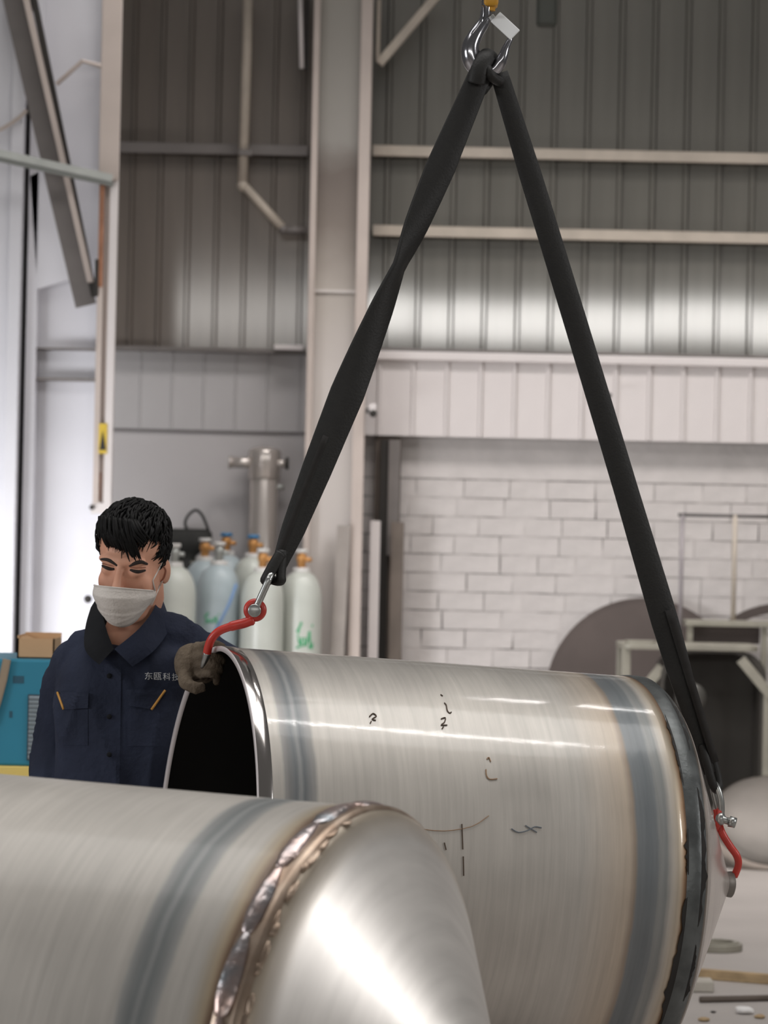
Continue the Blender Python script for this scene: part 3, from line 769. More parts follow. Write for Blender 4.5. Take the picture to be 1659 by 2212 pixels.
tank_part('rim_edge', [(TR - .010, .004), (TR - .010, -.004), (TR + .0005, -.0045), (TR + .001, -.002)], mat('satin_rim_edge', (205, 198, 198), .5, metal=.4), tb)
tank_part('rim_band', [(TR + .0005, -.003), (TR + .0015, -.001), (TR + .0015, .026), (TR, .028)], mat('polished_rim_steel', (214, 208, 204), .14, metal=1.0), tb)
m_w = mat('dark_ground_weld', (92, 95, 95), .42, metal=.6, var=.3, vscale=18, stretch=(1, 1, 1), bump=.12, bscale=60)
m_soot = mat('black_weld_soot', (34, 31, 29), .8, var=.4, vscale=20)
wl = tank_part('weld_ring', [(TR, .934), (TR + .0022, .938), (TR + .003, .955), (TR + .0022, .970), (TR - .005, .98)], m_w, tb)
# soot patches with ragged outline along the weld
def soot(ang0, ang1, s0, sgn, wd, seed, t, r=TR + .0016):
    V, Fc = [], []; n = 64
    for i in range(n + 1):
        a = ang0 + (ang1 - ang0) * i / n
        k = math.sin(PI * i / n) ** .5
        q = .55 + .55 * noise.noise(Vector((i * .11, seed, 0))) + .25 * noise.noise(Vector((i * .33, seed, 3)))
        for s in (s0, s0 + sgn * wd * k * max(q, .08)):
            V.append(Vector((s, -r * math.cos(a), r * math.sin(a))))
    for i in range(n): Fc.append((2 * i, 2 * i + 1, 2 * i + 3, 2 * i + 2))
    return ob('soot_patch', (V, Fc), m_soot, t, local=True)
soot(.02, -.85, .937, -1, .024, 1.3, tb); soot(.55, 1.0, .937, -1, .010, 4.1, tb); soot(.12, .34, .937, -1, .010, 7.7, tb)
soot(.55, -.12, .966, 1, .015, 2.2, tb, TR + .0028); soot(1.2, .75, .966, 1, .010, 6.2, tb, TR + .0028); soot(-.2, -.5, .967, 1, .012, 9.2, tb, TR + .0028)
m_cone = tank_mat('back_cone_steel', [(.97, (60, 54, 50)), (.984, (120, 112, 104)), (.99, (196, 186, 178)), (1.22, (205, 196, 190))], .97, 1.23, .46)
tank_part('cone_end', [(TR - .006, .976), (TR - .008, .984), (TR - .02, .994)] + [(TR - .02 - (TR - .045) * i / 14, .994 + .218 * i / 14) for i in range(15)] + [(.02, 1.222)], m_cone, tb)
tank_part('outlet_lip', [(.027, 1.205), (.030, 1.226), (.024, 1.229), (.018, 1.226), (.018, 1.18), (0, 1.18)], M_dish, tb, n=40)
# ink marks on the shell
ICP = Mb.inverted()
def on_tank(px, py, Minv=ICP, M=Mb, r=TR + .0012):
    o = Minv @ EYE; d = (Minv.to_3x3() @ ray(px, py)).normalized()
    a = d.y ** 2 + d.z ** 2; b = 2 * (o.y * d.y + o.z * d.z); c = o.y ** 2 + o.z ** 2 - r * r
    D = b * b - 4 * a * c
    k = (-b - math.sqrt(max(D, 0))) / (2 * a)
    return o + d * k
def marks(strokes, m, nm='ink_mark', r=.0014):
    for s in strokes:
        ob(nm, tube([on_tank(p.x, p.y) for p in smooth_path([Vector((x, y, 0)) for x, y in s], 3)], r, 5), m, tb, local=True)
m_ink = mat('brown_ink', (84, 70, 58), .8); m_ink2 = mat('blue_ink', (112, 118, 124), .8); m_ink3 = mat('tan_ink', (150, 122, 96), .8)
marks([[(798, 1548), (806, 1541), (813, 1547), (804, 1553), (812, 1556)], [(802, 1558), (800, 1562)]], m_ink)
marks([[(952, 1500), (956, 1503)], [(960, 1518), (964, 1523), (966, 1534), (971, 1540), (975, 1538)]], m_ink)
marks([[(953, 1553), (962, 1550), (960, 1560), (953, 1566), (966, 1566)], [(958, 1570), (955, 1574)]], m_ink)
marks([[(1052, 1640), (1056, 1636), (1060, 1645)], [(1050, 1662), (1051, 1675), (1058, 1683), (1074, 1682)]], m_ink3)
marks([[(1105, 1790), (1120, 1798), (1140, 1794), (1155, 1786), (1170, 1788)], [(1135, 1783), (1160, 1798)]], m_ink2)
marks([[(998, 1780), (1000, 1835)], [(1001, 1850), (1002, 1892)], [(960, 1820), (964, 1836)]], m_ink)
marks([[(905, 1790), (960, 1795), (1020, 1785), (1056, 1762)]], m_ink3, r=.0009)

# ---- front tank: lying in the foreground, cone to the right
Mf = frame(Vector((-.0568, 4.9, .7321)), -24.217, -1.572)
tf = empty('lying_tank', M=Mf, label='stainless steel tank in the foreground with welded conical end', cat='tank')
m_f = tank_mat('front_tank_steel', [(-1.0, (198, 192, 184))] + band(-.151, -.0945, .007, c=(150, 150, 148), c2=(118, 122, 122)) + [(-.045, STEEL), (-.020, (172, 156, 132)), (-.008, (118, 94, 74)), (0, (92, 78, 68))], -1.0, .0, .52, coat=.15, metal=.38)
tank_part('shell', [(TR - .006, -1.12), (TR, -1.12)] + shell_prof(-1.1, .0) , m_f, tf)
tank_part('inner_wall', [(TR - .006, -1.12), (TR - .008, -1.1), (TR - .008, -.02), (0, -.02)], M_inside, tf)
m_fc = tank_mat('front_cone_steel', [(0, (110, 92, 76)), (.012, (150, 130, 108)), (.052, (180, 168, 152)), (.075, (212, 208, 203)), (.28, (212, 208, 203))], 0, .28, .38, coat=.1, metal=.45)
KN = [(TR, 0), (TR + .001, .012), (TR + .0005, .034), (TR - .003, .046), (TR - .012, .057)]
tank_part('cone_end', KN + [(TR - .012 - (TR - .037) * i / 14, .057 + .219 * i / 14) for i in range(1, 15)] + [(.02, .284)], m_fc, tf)
tank_part('outlet_lip', [(.026, .27), (.030, .288), (.024, .29), (.018, .288), (.018, .25), (0, .25)], M_dish, tf, n=40)
# the weld bead: overlapping elongated scales
m_bead = mat('silver_pink_weld', (206, 178, 168), .30, metal=.85, rgb2=(150, 156, 162), vscale=16, bump=.3, bscale=50)
m_bead2 = mat('brown_weld_edge', (146, 124, 106), .38, metal=.8, rgb2=(178, 160, 144), vscale=18)
wb = tank_part('weld_ring', [(TR - .002, -.006), (TR + .003, -.001), (TR + .004, .010), (TR + .002, .024), (TR + .0045, .030), (TR + .0045, .038), (TR - .002, .044)], m_bead2, tf)
NB = 22
for k in range(NB):
    a0 = k / NB * 2 * PI
    if not (-.9 < ((a0 + PI) % (2 * PI) - PI) < 1.75): continue        # only the side that shows
    rj = random.Random(k)
    V = []
    ln = TR * 2 * PI / NB * .56; wdt = .0155 + rj.uniform(-.0015, .0015); hh = .0065
    v, f = ellipsoid((0, 0, 0), (1, 1, 1), 12, 8)
    for p in v:
        a = a0 + p.y * ln / TR
        rad = TR + .003 + p.z * hh
        taper = 1 - .25 * p.y
        V.append(Vector((.010 + p.x * wdt * taper, -rad * math.cos(a), rad * math.sin(a))))
    ob('weld_scale', (V, f), m_bead, wb, smooth=True, local=True)
for k in range(13):
    rj = random.Random(50 + k)
    a0 = .42 + k * .075 + rj.uniform(-.03, .03); sl = rj.uniform(.010, .026); sw = rj.uniform(.004, .008); sh = rj.uniform(.0015, .0035)
    v, f = ellipsoid((0, 0, 0), (1, 1, 1), 10, 6)
    V = []
    for p in v:
        a = a0 + p.y * sl / TR; rad = TR - .001 + p.z * sh
        V.append(Vector((.046 + rj.uniform(-.0005, .0005) + .003 * math.sin(k * 2.1) + p.x * sw, -rad * math.cos(a), rad * math.sin(a))))
    ob('weld_ripple', (V, f), m_bead2, wb, smooth=True, local=True)
# tack lump
a0 = .30
V = []
v, f = ellipsoid((0, 0, 0), (.012, .012, .012), 14, 10)
for p in v:
    p = p * (1 + .25 * noise.noise(p * 120))
    V.append(Vector((.048, -(TR + .002) * math.cos(a0), (TR + .002) * math.sin(a0))) + p)
ob('tack_lump', (V, f), m_bead, wb, smooth=True, local=True)
# timber cradles carrying the lying tank
for s in (-.9, -.25):
    p = Mf @ Vector((s, 0, 0)); ax, hh, vv = axes(-24.217, 0)
    pts = []
    n = 14
    zc = p.z
    for i in range(n + 1):
        a = PI * (1.22 + .56 * i / n)
        pts.append((math.cos(a) * (TR + .002), zc + math.sin(a) * (TR + .002)))
    poly = [(-.40, 0), (.40, 0), (.40, pts[-1][1])] + pts[::-1] + [(-.40, pts[0][1])]
    Mr = Matrix.Translation((p.x, p.y, 0)) @ Matrix.Rotation(math.radians(-24.2 + 90), 4, 'Z')
    ob('tank_cradle', xf(prism(poly, -.05, .05), Mr), M_wood, bevel=.004, label='timber cradle under the foreground tank, ' + ('near its open end' if s < -.5 else 'near its welded cone'), cat='cradle')

# ------------------------------------------------------------------ crane hook, slings, shackles, red hooks
HKY = 7.17
t = empty('crane_hook', at(1055, 60, HKY), label='polished steel crane hook with latch below a yellow hoist block', cat='crane hook')
body = smooth_path([at(1052, -6, HKY), at(1050, 22, HKY), at(1046, 46, HKY - .002), at(1028, 74, HKY - .006), at(1016, 104, HKY - .008), at(1022, 134, HKY - .004), at(1044, 154, HKY + .0),
                    at(1068, 150, HKY - .006), at(1084, 128, HKY - .012), at(1093, 104, HKY - .014), at(1104, 82, HKY - .014)], 6)
nb = len(body); rad = []
for i in range(nb):
    u = i / (nb - 1)
    rad.append(.0115 + .0105 * math.exp(-((u - .5) / .22) ** 2) - (.006 * max(0, (u - .78) / .22)))
ob('hook_body', tube(body, rad, 16, squash=1.25), M_chrome, t, smooth=True)
ob('hook_rib', tube(smooth_path([at(1043, 12, HKY - .018), at(1040, 44, HKY - .02), at(1020, 74, HKY - .022), at(1007, 104, HKY - .018), at(1012, 138, HKY - .014)], 6), [.003] * 6 + [.004] * 19, 8), M_chrome, t, smooth=True)
la, lb = at(1070, 36, HKY - .02), at(1113, 76, HKY - .03)
lt = ob('latch', beam(la, lb, .030, .004), M_latch, t, bevel=.0015)
ob('latch_cheek', beam(at(1060, 34, HKY - .012), at(1072, 50, HKY - .012), .013, .006), M_latch, t, bevel=.001)
ob('latch_pin', tube([at(1064, 36, HKY - .035), at(1064, 36, HKY + .03)], .004, 10), M_zinc, t)
blk = at(1064, -70, HKY)
ob('hoist_block', join(box(blk.x - .045, blk.x + .045, HKY - .035, HKY + .035, blk.z - .066, blk.z + .09), box(blk.x - .018, blk.x + .014, HKY - .03, HKY + .03, blk.z - .088, blk.z - .05)), M_yellow, t, bevel=.008, seg=3)
ob('swivel_nut', tube([at(1058, 0, HKY), at(1058, 24, HKY)], .012, 8), M_yellow, t)
ob('rope', tube([blk + Vector((-.02, 0, .08)), blk + Vector((-.02, 0, 3.2))], .006, 8), M_dark, t)
ob('rope', tube([blk + Vector((.02, 0, .08)), blk + Vector((.02, 0, 3.2))], .006, 8), M_dark, t)

def ribbon(pts, wid, ang, thick, n_sub=1, off=0.0):
    """flat webbing along pts; ang is its turn about its own axis, 0 = broad side to the viewer"""
    V, Fc = [], []; N = len(pts)
    for i, p in enumerate(pts):
        tt = (pts[min(i + 1, N - 1)] - pts[max(i - 1, 0)]).normalized()
        view = (p - EYE).normalized()
        s = tt.cross(view).normalized(); nrm = s.cross(tt).normalized()
        a = ang[i]
        wv = s * math.cos(a) + nrm * math.sin(a); nv = -s * math.sin(a) + nrm * math.cos(a)
        w = wid[i] / 2; h = thick / 2
        q = p + nv * off
        for cx, cy in ((-1, -.5), (-.94, -1), (0, -1.1), (.94, -1), (1, -.5), (1, .5), (.94, 1), (0, 1.1), (-.94, 1), (-1, .5)):
            V.append(q + wv * (w * cx) + nv * (h * cy))
    k = 10
    for i in range(N - 1):
        for j in range(k):
            Fc.append((i * k + j, i * k + (j + 1) % k, (i + 1) * k + (j + 1) % k, (i + 1) * k + j))
    Fc.append(tuple(range(k))[::-1]); Fc.append(tuple(range((N - 1) * k, N * k)))
    return V, Fc
def lerp_tab(tab, u):
    for (a, va), (b, vb) in zip(tab, tab[1:]):
        if u <= b: return va + (vb - va) * ((u - a) / (b - a)) if b > a else va
    return tab[-1][1]
def leg_path(p0, p1, Ya, Yb, n=48, bow=0):
    out = []
    for i in range(n + 1):
        u = i / n
        x = p0[0] + (p1[0] - p0[0]) * u + bow * math.sin(PI * u); y = p0[1] + (p1[1] - p0[1]) * u
        out.append(at(x, y, Ya + (Yb - Ya) * u))
    return out
# left leg
t = empty('lifting_sling', at(590, 1250, 7.03), label='twisted black webbing sling from crane hook to the left red hook', cat='sling', group='slings carrying the hanging tank')
P = leg_path((1046, 140), (598, 1234), HKY - .012, 7.03, 60, -6)
wt = [(0, .050), (.1, .060), (.2, .064), (.3, .055), (.385, .030), (.42, .026), (.5, .048), (.6, .060), (.72, .072), (.85, .062), (.93, .052), (1, .042)]
us = [i / 60 for i in range(61)]
ang = [lerp_tab([(0, .1), (.2, .15), (.32, .6), (.395, 1.2), (.48, .7), (.65, .12), (1, .05)], u) for u in us]
wid = [lerp_tab([(0, .050), (.2, .066), (.40, .060), (.65, .076), (.8, .066), (.92, .052), (1, .030)], u) for u in us]
ob('webbing', ribbon(P, wid, ang, .010), M_web, t, smooth=True)
M_seam = mat('webbing_edge_fold', (30, 27, 25), .8, var=.2, vscale=50)
ob('fold', ribbon([p + RIGHT * -.010 for p in P[44:60]], [.014] * 16, ang[44:60], .006, off=-.005), M_seam, t, smooth=True)
lp = []
ob('eye_loop', tube(smooth_path([at(607, 1195, 7.02), at(592, 1220, 7.012), at(577, 1248, 7.008), at(574, 1256, 7.02), at(584, 1252, 7.05), at(606, 1256, 7.02), at(607, 1236, 7.02), at(612, 1190, 7.03)], 5), .0125, 12, squash=.75), M_web, t, smooth=True)
ob('hook_loop', tube(smooth_path([at(1028, 180, HKY - .03), at(1036, 150, HKY - .035), at(1050, 124, HKY - .02), at(1060, 122, HKY + .02), at(1062, 150, HKY + .04), at(1052, 176, HKY + .02), at(1038, 196, HKY)], 5), .020, 12, squash=.7), M_web, t, smooth=True)
# right leg
t = empty('lifting_sling', at(1540, 1700, 7.33), label='straight black webbing sling from crane hook down to the right red hook', cat='sling', group='slings carrying the hanging tank')
P = leg_path((1078, 158), (1532, 1670), HKY + .02, 7.33, 60, 4)
wid = [lerp_tab([(0, .040), (.15, .050), (.6, .055), (.78, .062), (.85, .056), (.93, .040), (1, .026)], u) for u in us]
ob('webbing', ribbon(P, wid, [.12] * 61, .012), M_web, t, smooth=True)
ob('fold', ribbon([p + RIGHT * (.014 + .004 * (i / 14)) for i, p in enumerate(P[46:60])], [.018] * 14, [.2] * 14, .010, off=-.012), M_seam, t, smooth=True)
ob('eye_loop', tube(smooth_path([at(1516, 1610, 7.32), at(1528, 1650, 7.312), at(1538, 1690, 7.315), at(1548, 1706, 7.33), at(1552, 1692, 7.345), at(1542, 1650, 7.345), at(1524, 1605, 7.335)], 5), .010, 12), M_web, t, smooth=True)
ob('hook_loop', tube(smooth_path([at(1072, 150, HKY + .02), at(1060, 128, HKY + .01), at(1048, 132, HKY - .01), at(1056, 160, HKY - .03), at(1078, 176, HKY)], 5), .016, 12, squash=.7), M_web, t, smooth=True)
# shackles
def shackle(lab, pin, top, Y, Yt, r, w, pinr):
    t = empty('shackle', at(*pin, Y), label=lab, cat='shackle', group='zinc shackles on the slings')
    a, b = at(*pin, Y), at(*top, Yt)
    d = (b - a); L = d.length; d.normalize()
    s = Vector((0, 1, 0)); s = (s - d * s.dot(d)).normalized()
    pts = []
    pts.append(a - s * w)
    for k in range(9):
        an = PI * k / 8
        pts.append(a + d * (L * .72) - s * (w * 1.15 * math.cos(an)) + d * (L * .28 * math.sin(an)))
    pts.append(a + s * w)
    ob('bow', tube(smooth_path(pts, 3), r, 10), M_zinc, t, smooth=True)
    q = d.cross(s).normalized()
    p0, p1 = a - s * (w + .012), a + s * (w + .012)
    pn = ob('pin', tube([p0, p1], pinr * .55, 14), M_zinc, t, smooth=True)
    ob('pin_head', tube([p0 - s * .006, p0 - s * .004, p0 + s * .005], [pinr * .85, pinr, pinr], 20), M_zinc, pn, smooth=True)
    ob('lug', tube([a - s * (w - .006), a - s * (w + .007)], pinr * .95, 16), M_zinc, t, smooth=True)
    ob('lug', tube([a + s * (w - .006), a + s * (w + .007)], pinr * .95, 16), M_zinc, t, smooth=True)
    return t
RHY = 7.02
shackle('zinc shackle with round pin head in the left red hook', (551, 1318), (588, 1236), RHY, RHY, .0075, .020, .0145)
t = empty('shackle', at(1565, 1770, 7.33), label='zinc shackle with bolt seen edge-on at the right red hook', cat='shackle', group='zinc shackles on the slings')
ob('bow', tube(smooth_path([at(1558, 1768, 7.325), at(1558, 1735, 7.32), at(1552, 1708, 7.32), at(1544, 1694, 7.325), at(1540, 1700, 7.345), at(1548, 1735, 7.35), at(1556, 1768, 7.35)], 4), .0075, 10), M_zinc, t, smooth=True)
pn = ob('pin', tube([at(1553, 1768, 7.31), at(1580, 1776, 7.31)], .008, 12), M_zinc, t, smooth=True)
ob('pin_head', tube([at(1575, 1774, 7.31), at(1589, 1778, 7.31)], [.0125, .012], 16), M_zinc, pn, smooth=True)
ob('lug', ellipsoid(at(1557, 1769, 7.315), (.012, .014, .015), 14, 10), M_zinc, t, smooth=True)
# red hooks
t = empty('red_hook', at(445, 1412, RHY), label='red enamelled hook gripping the open rim, held by the glove', cat='hook', group='red lifting hooks')
ring = [at(551 + 17 * math.cos(a), 1318 - 17 * math.sin(a), RHY) for a in [2 * PI * k / 28 for k in range(28)]]
ob('eye_ring', tube(ring, .0082, 12, closed=True), M_red, t, smooth=True)
ob('hook_shank', tube(smooth_path([at(548, 1338, RHY), at(528, 1346, RHY), at(500, 1353, RHY), at(474, 1363, RHY + .005), at(458, 1379, RHY + .01), at(450, 1398, RHY + .02), at(447, 1414, RHY + .03)], 6), [.009, .010, .012] + [.0108] * 10 + [.0092] * 24, 14), M_red, t, smooth=True)
ob('hook_tip', tube(smooth_path([at(448, 1410, RHY + .025), at(443, 1425, RHY + .035), at(436, 1442, RHY + .05)], 5), [.009, .0088, .0085, .008, .0075, .007, .0065, .006, .005, .004, .003], 12), M_zinc, t, smooth=True)
t = empty('red_hook', at(1590, 1890, 7.33), label='red hook at the tip of the hanging tank cone, seen edge-on', cat='hook', group='red lifting hooks')
ob('hook_shank', tube(smooth_path([at(1546, 1748, 7.33), at(1551, 1772, 7.33), at(1560, 1800, 7.33), at(1577, 1828, 7.33), at(1591, 1848, 7.33), at(1595, 1868, 7.335), at(1586, 1893, 7.345)], 6), [.0065] * 4 + [.0085] * 33, 12), M_red, t, smooth=True)
ob('eye_ring', tube([at(1551, 1770, 7.33) + Vector((.003 * math.sin(a), .017 * math.cos(a), .022 * math.sin(a))) for a in [2 * PI * k / 24 for k in range(24)]], .0065, 10, closed=True), M_red, t, smooth=True)

# ------------------------------------------------------------------ the worker
M_navy = mat('navy_work_cloth', (43, 48, 64), .85, var=.18, vscale=9, bump=.35, bscale=55, spec=.2)
M_navyd = mat('black_collar_cloth', (27, 28, 31), .85, var=.15, vscale=20, spec=.2)
M_skin = mat('warm_skin', (222, 168, 142), .5, rgb2=(212, 154, 128), vscale=22, spec=.35)
M_hair = mat('black_hair', (13, 12, 12), .6, var=.3, vscale=60, spec=.2)
M_mask = mat('white_mask_cloth', (212, 205, 198), .8, var=.05, vscale=30, bump=.25, bscale=180)
M_brow = mat('dark_brow_hair', (44, 34, 31), .8)
M_glove = mat('brown_grey_glove', (112, 100, 86), .9, rgb2=(66, 56, 48), vscale=14, bump=.5, bscale=120, spec=.15)
M_gold = mat('gold_piping', (190, 138, 62), .6)
M_thread = mat('white_embroidery', (205, 205, 205), .8)
M_boot = mat('black_boot_leather', (34, 32, 31), .5)
PY = 7.6
base = at(262, 1600, PY); base.z = 0
wk = empty('person', base, label='worker in navy uniform and white face mask guiding the red hook', cat='person')
def px_rows(rows, n=28, e=2.5):
    V, Fc = [], []
    for (py, xa, xb, dp, Y) in rows:
        c = at((xa + xb) / 2, py, Y); hw = (xb - xa) / 2 / pxm(Y)
        for k in range(n):
            a = 2 * PI * k / n; ca, sa = math.cos(a), math.sin(a)
            V.append(Vector((c.x + hw * math.copysign(abs(ca) ** (2 / e), ca), Y + dp * math.copysign(abs(sa) ** (2 / e), sa), c.z)))
    for j in range(len(rows) - 1):
        for k in range(n):
            Fc.append((j * n + k, j * n + (k + 1) % n, (j + 1) * n + (k + 1) % n, (j + 1) * n + k))
    Fc.append(tuple(range(n))); Fc.append(tuple(range((len(rows) - 1) * n, len(rows) * n))[::-1])
    return V, Fc
torso = px_rows([(1385, 196, 370, .062, 7.61), (1400, 168, 400, .085, 7.6), (1418, 148, 420, .10, 7.6), (1450, 132, 416, .116, 7.6), (1520, 122, 406, .122, 7.6), (1600, 120, 402, .122, 7.6), (1700, 119, 400, .12, 7.6), (1800, 116, 404, .125, 7.6), (1930, 112, 408, .13, 7.6)])
def limb(pts, rad, n=6, m=16):
    P = smooth_path(pts, n); R = []
    for i in range(len(P)):
        u = i / n; k = min(int(u), len(rad) - 2); R.append(rad[k] + (rad[k + 1] - rad[k]) * (u - k))
    return join(tube(P, R, m), ellipsoid(P[0], (R[0],) * 3, 16, 10), ellipsoid(P[-1], (R[-1],) * 3, 14, 8))
armR = limb([at(166, 1436, 7.66), at(140, 1520, 7.71), at(122, 1610, 7.73), at(100, 1715, 7.66), at(92, 1745, 7.64)], [.066, .058, .053, .050, .048])
armL = limb([at(412, 1408, 7.62), at(440, 1418, 7.66), at(496, 1446, 7.66), at(462, 1436, 7.42), at(446, 1434, 7.30)], [.064, .058, .050, .045, .043])
trapL = tube([at(318, 1362, 7.61), at(372, 1375, 7.61), at(420, 1396, 7.62)], [.046, .05, .056], 14)
trapR = tube([at(232, 1380, 7.61), at(195, 1404, 7.62), at(160, 1432, 7.65)], [.046, .05, .056], 14)
jk = ob('jacket', join(torso, armR, armL, trapL, trapR), M_navy, wk)
remesh(jk, .0085, 7, .5)
bake(jk)
def wrinkle(o, amp, sc, st, seed=0):
    me = o.data
    nrm = [v.normal.copy() for v in me.vertices]
    for v, nn in zip(me.vertices, nrm):
        p = Vector((v.co.x * st[0], v.co.y * st[1], v.co.z * st[2])) * sc + Vector((seed, seed * .7, 0))
        q = p + Vector((noise.noise(p * .6 + Vector((5, 0, 0))), noise.noise(p * .6), 0)) * .9
        f = 1 - abs(noise.noise(q)) * 2.0
        v.co += nn * (amp * (f * f * math.copysign(1, f) - .2))
    me.update()
wrinkle(jk, .011, 7.5, (1.4, 1.0, .55), 3.1)
def tree(o):
    me = o.data
    return BVHTree.FromPolygons([v.co.copy() for v in me.vertices], [tuple(p.vertices) for p in me.polygons])
BJ = tree(jk)
def onto(px, py, off=.002, T=BJ, Yf=7.5):
    d = ray(px, py).normalized()
    h = T.ray_cast(EYE, d)
    p = h[0] if h[0] is not None else at(px, py, Yf)
    return p - d * off
def patch(name, quad, m, par, nx=8, ny=6, off=.0015, th=.004, T=BJ, bev=.0):
    (a, b, c, d) = [Vector((*q, 0)) for q in quad]
    F_, B_ = [], []
    for j in range(ny + 1):
        for i in range(nx + 1):
            u, v = i / nx, j / ny
            p = (a * (1 - u) + b * u) * (1 - v) + (d * (1 - u) + c * u) * v
            F_.append(onto(p.x, p.y, off + th, T)); B_.append(onto(p.x, p.y, off - .004, T))
    V = F_ + B_; n0 = (nx + 1) * (ny + 1); Fc = []
    for j in range(ny):
        for i in range(nx):
            q = j * (nx + 1) + i
            Fc.append((q, q + nx + 1, q + nx + 2, q + 1)); Fc.append(tuple(k + n0 for k in (q, q + 1, q + nx + 2, q + nx + 1)))
    edge = [i for i in range(nx + 1)] + [j * (nx + 1) + nx for j in range(1, ny + 1)] + [ny * (nx + 1) + i for i in range(nx - 1, -1, -1)] + [j * (nx + 1) for j in range(ny - 1, 0, -1)]
    for k in range(len(edge)):
        p, q = edge[k], edge[(k + 1) % len(edge)]
        Fc.append((p, q, q + n0, p + n0))
    return ob(name, (V, Fc), m, par)
patch('placket', [(214, 1432), (262, 1436), (258, 1720), (206, 1720)], M_navy, jk, 6, 30, .0, .003)
fl = patch('pocket_flap', [(122, 1494), (191, 1497), (190, 1530), (138, 1533)], M_navy, jk, 8, 5, .0, .007)
ob('flap_piping', tube([onto(124 + k * 2.2, 1496 + k * 6, .0085) for k in range(7)], .0028, 8), M_gold, fl, smooth=True)
fl = patch('pocket_flap', [(271, 1489), (358, 1490), (330, 1533), (276, 1524)], M_navy, jk, 8, 5, .0, .007)
ob('flap_piping', tube([onto(357 - k * 5, 1491 + k * 7, .0085) for k in range(7)], .0028, 8), M_gold, fl, smooth=True)
patch('pocket', [(128, 1532), (190, 1532), (190, 1610), (128, 1610)], M_navy, jk, 8, 8, .0, .0015)
patch('pocket', [(275, 1530), (345, 1530), (345, 1612), (275, 1612)], M_navy, jk, 8, 8, .0, .0015)
for py in (1460, 1548, 1630):
    p = onto(236, py, .006)
    ob('button', ellipsoid(p, (.006, .003, .006), 12, 8), M_navyd, jk, smooth=True)
# embroidered characters on the chest
for k, ch in enumerate('东瓯科技'):
    cu = bpy.data.curves.new('embroidery', 'FONT'); cu.body = ch; cu.size = 1; cu.resolution_u = 2
    tmp = bpy.data.objects.new('embroidery', cu); COL.objects.link(tmp)
    dg = bpy.context.evaluated_depsgraph_get()
    me = bpy.data.meshes.new_from_object(tmp.evaluated_get(dg)); bpy.data.objects.remove(tmp); me.name = 'embroidery'
    xs = [v.co.x for v in me.vertices]; ys = [v.co.y for v in me.vertices]
    for v in me.vertices:
        u = (v.co.x - min(xs)) / max(1e-6, max(xs) - min(xs)); w = (v.co.y - min(ys)) / max(1e-6, max(ys) - min(ys))
        v.co = onto(313 + k * 19.5 + u * 16.5, 1468 + k * .8 - w * 16, .0045)
    me.materials.append(M_thread)
    o = bpy.data.objects.new('embroidery', me); COL.objects.link(o); adopt(o, jk)
# collar wings
def wing(name, inner, outer, m, th=.006, n=6):
    A = smooth_path([at(*p) for p in inner], n); B = smooth_path([at(*p) for p in outer], n)
    N_ = min(len(A), len(B)); K = 6
    V, Fc = [], []
    for s in (0, 1):
        for i in range(N_):
            for k in range(K + 1):
                p = A[i].lerp(B[i], k / K)
                d = (p - EYE).normalized()
                V.append(p - d * (.006 * math.sin(PI * k / K)) + d * (th * s))
    n0 = N_ * (K + 1)
    for i in range(N_ - 1):
        for k in range(K):
            q = i * (K + 1) + k
            Fc.append((q, q + 1, q + K + 2, q + K + 1)); Fc.append(tuple(z_ + n0 for z_ in (q, q + K + 1, q + K + 2, q + 1)))
    ed = [k for k in range(K + 1)] + [i * (K + 1) + K for i in range(1, N_)] + [(N_ - 1) * (K + 1) + k for k in range(K - 1, -1, -1)] + [i * (K + 1) for i in range(N_ - 2, 0, -1)]
    for k in range(len(ed)):
        p, q = ed[k], ed[(k + 1) % len(ed)]
        Fc.append((p, p + n0, q + n0, q))
    return ob(name, (V, Fc), m, jk, smooth=False)
wing('collar', [(336, 1284, 7.62), (334, 1312, 7.54), (300, 1358, 7.475), (247, 1402, 7.462)], [(352, 1296, 7.66), (366, 1352, 7.60), (336, 1402, 7.478), (286, 1440, 7.458)], M_navy)
wing('collar', [(206, 1296, 7.62), (220, 1326, 7.54), (232, 1366, 7.485), (246, 1402, 7.462)], [(196, 1312, 7.66), (184, 1356, 7.58), (184, 1404, 7.49), (214, 1436, 7.458)], M_navyd)
ob('collar_stand', tube([at(275 + 62 * math.cos(a), 1335 - 4 * math.sin(a) + 8, 7.6 + .07 * math.sin(a)) for a in [PI * k / 12 for k in range(13)]], .02, 10, squash=.5), M_navyd, jk, smooth=True)

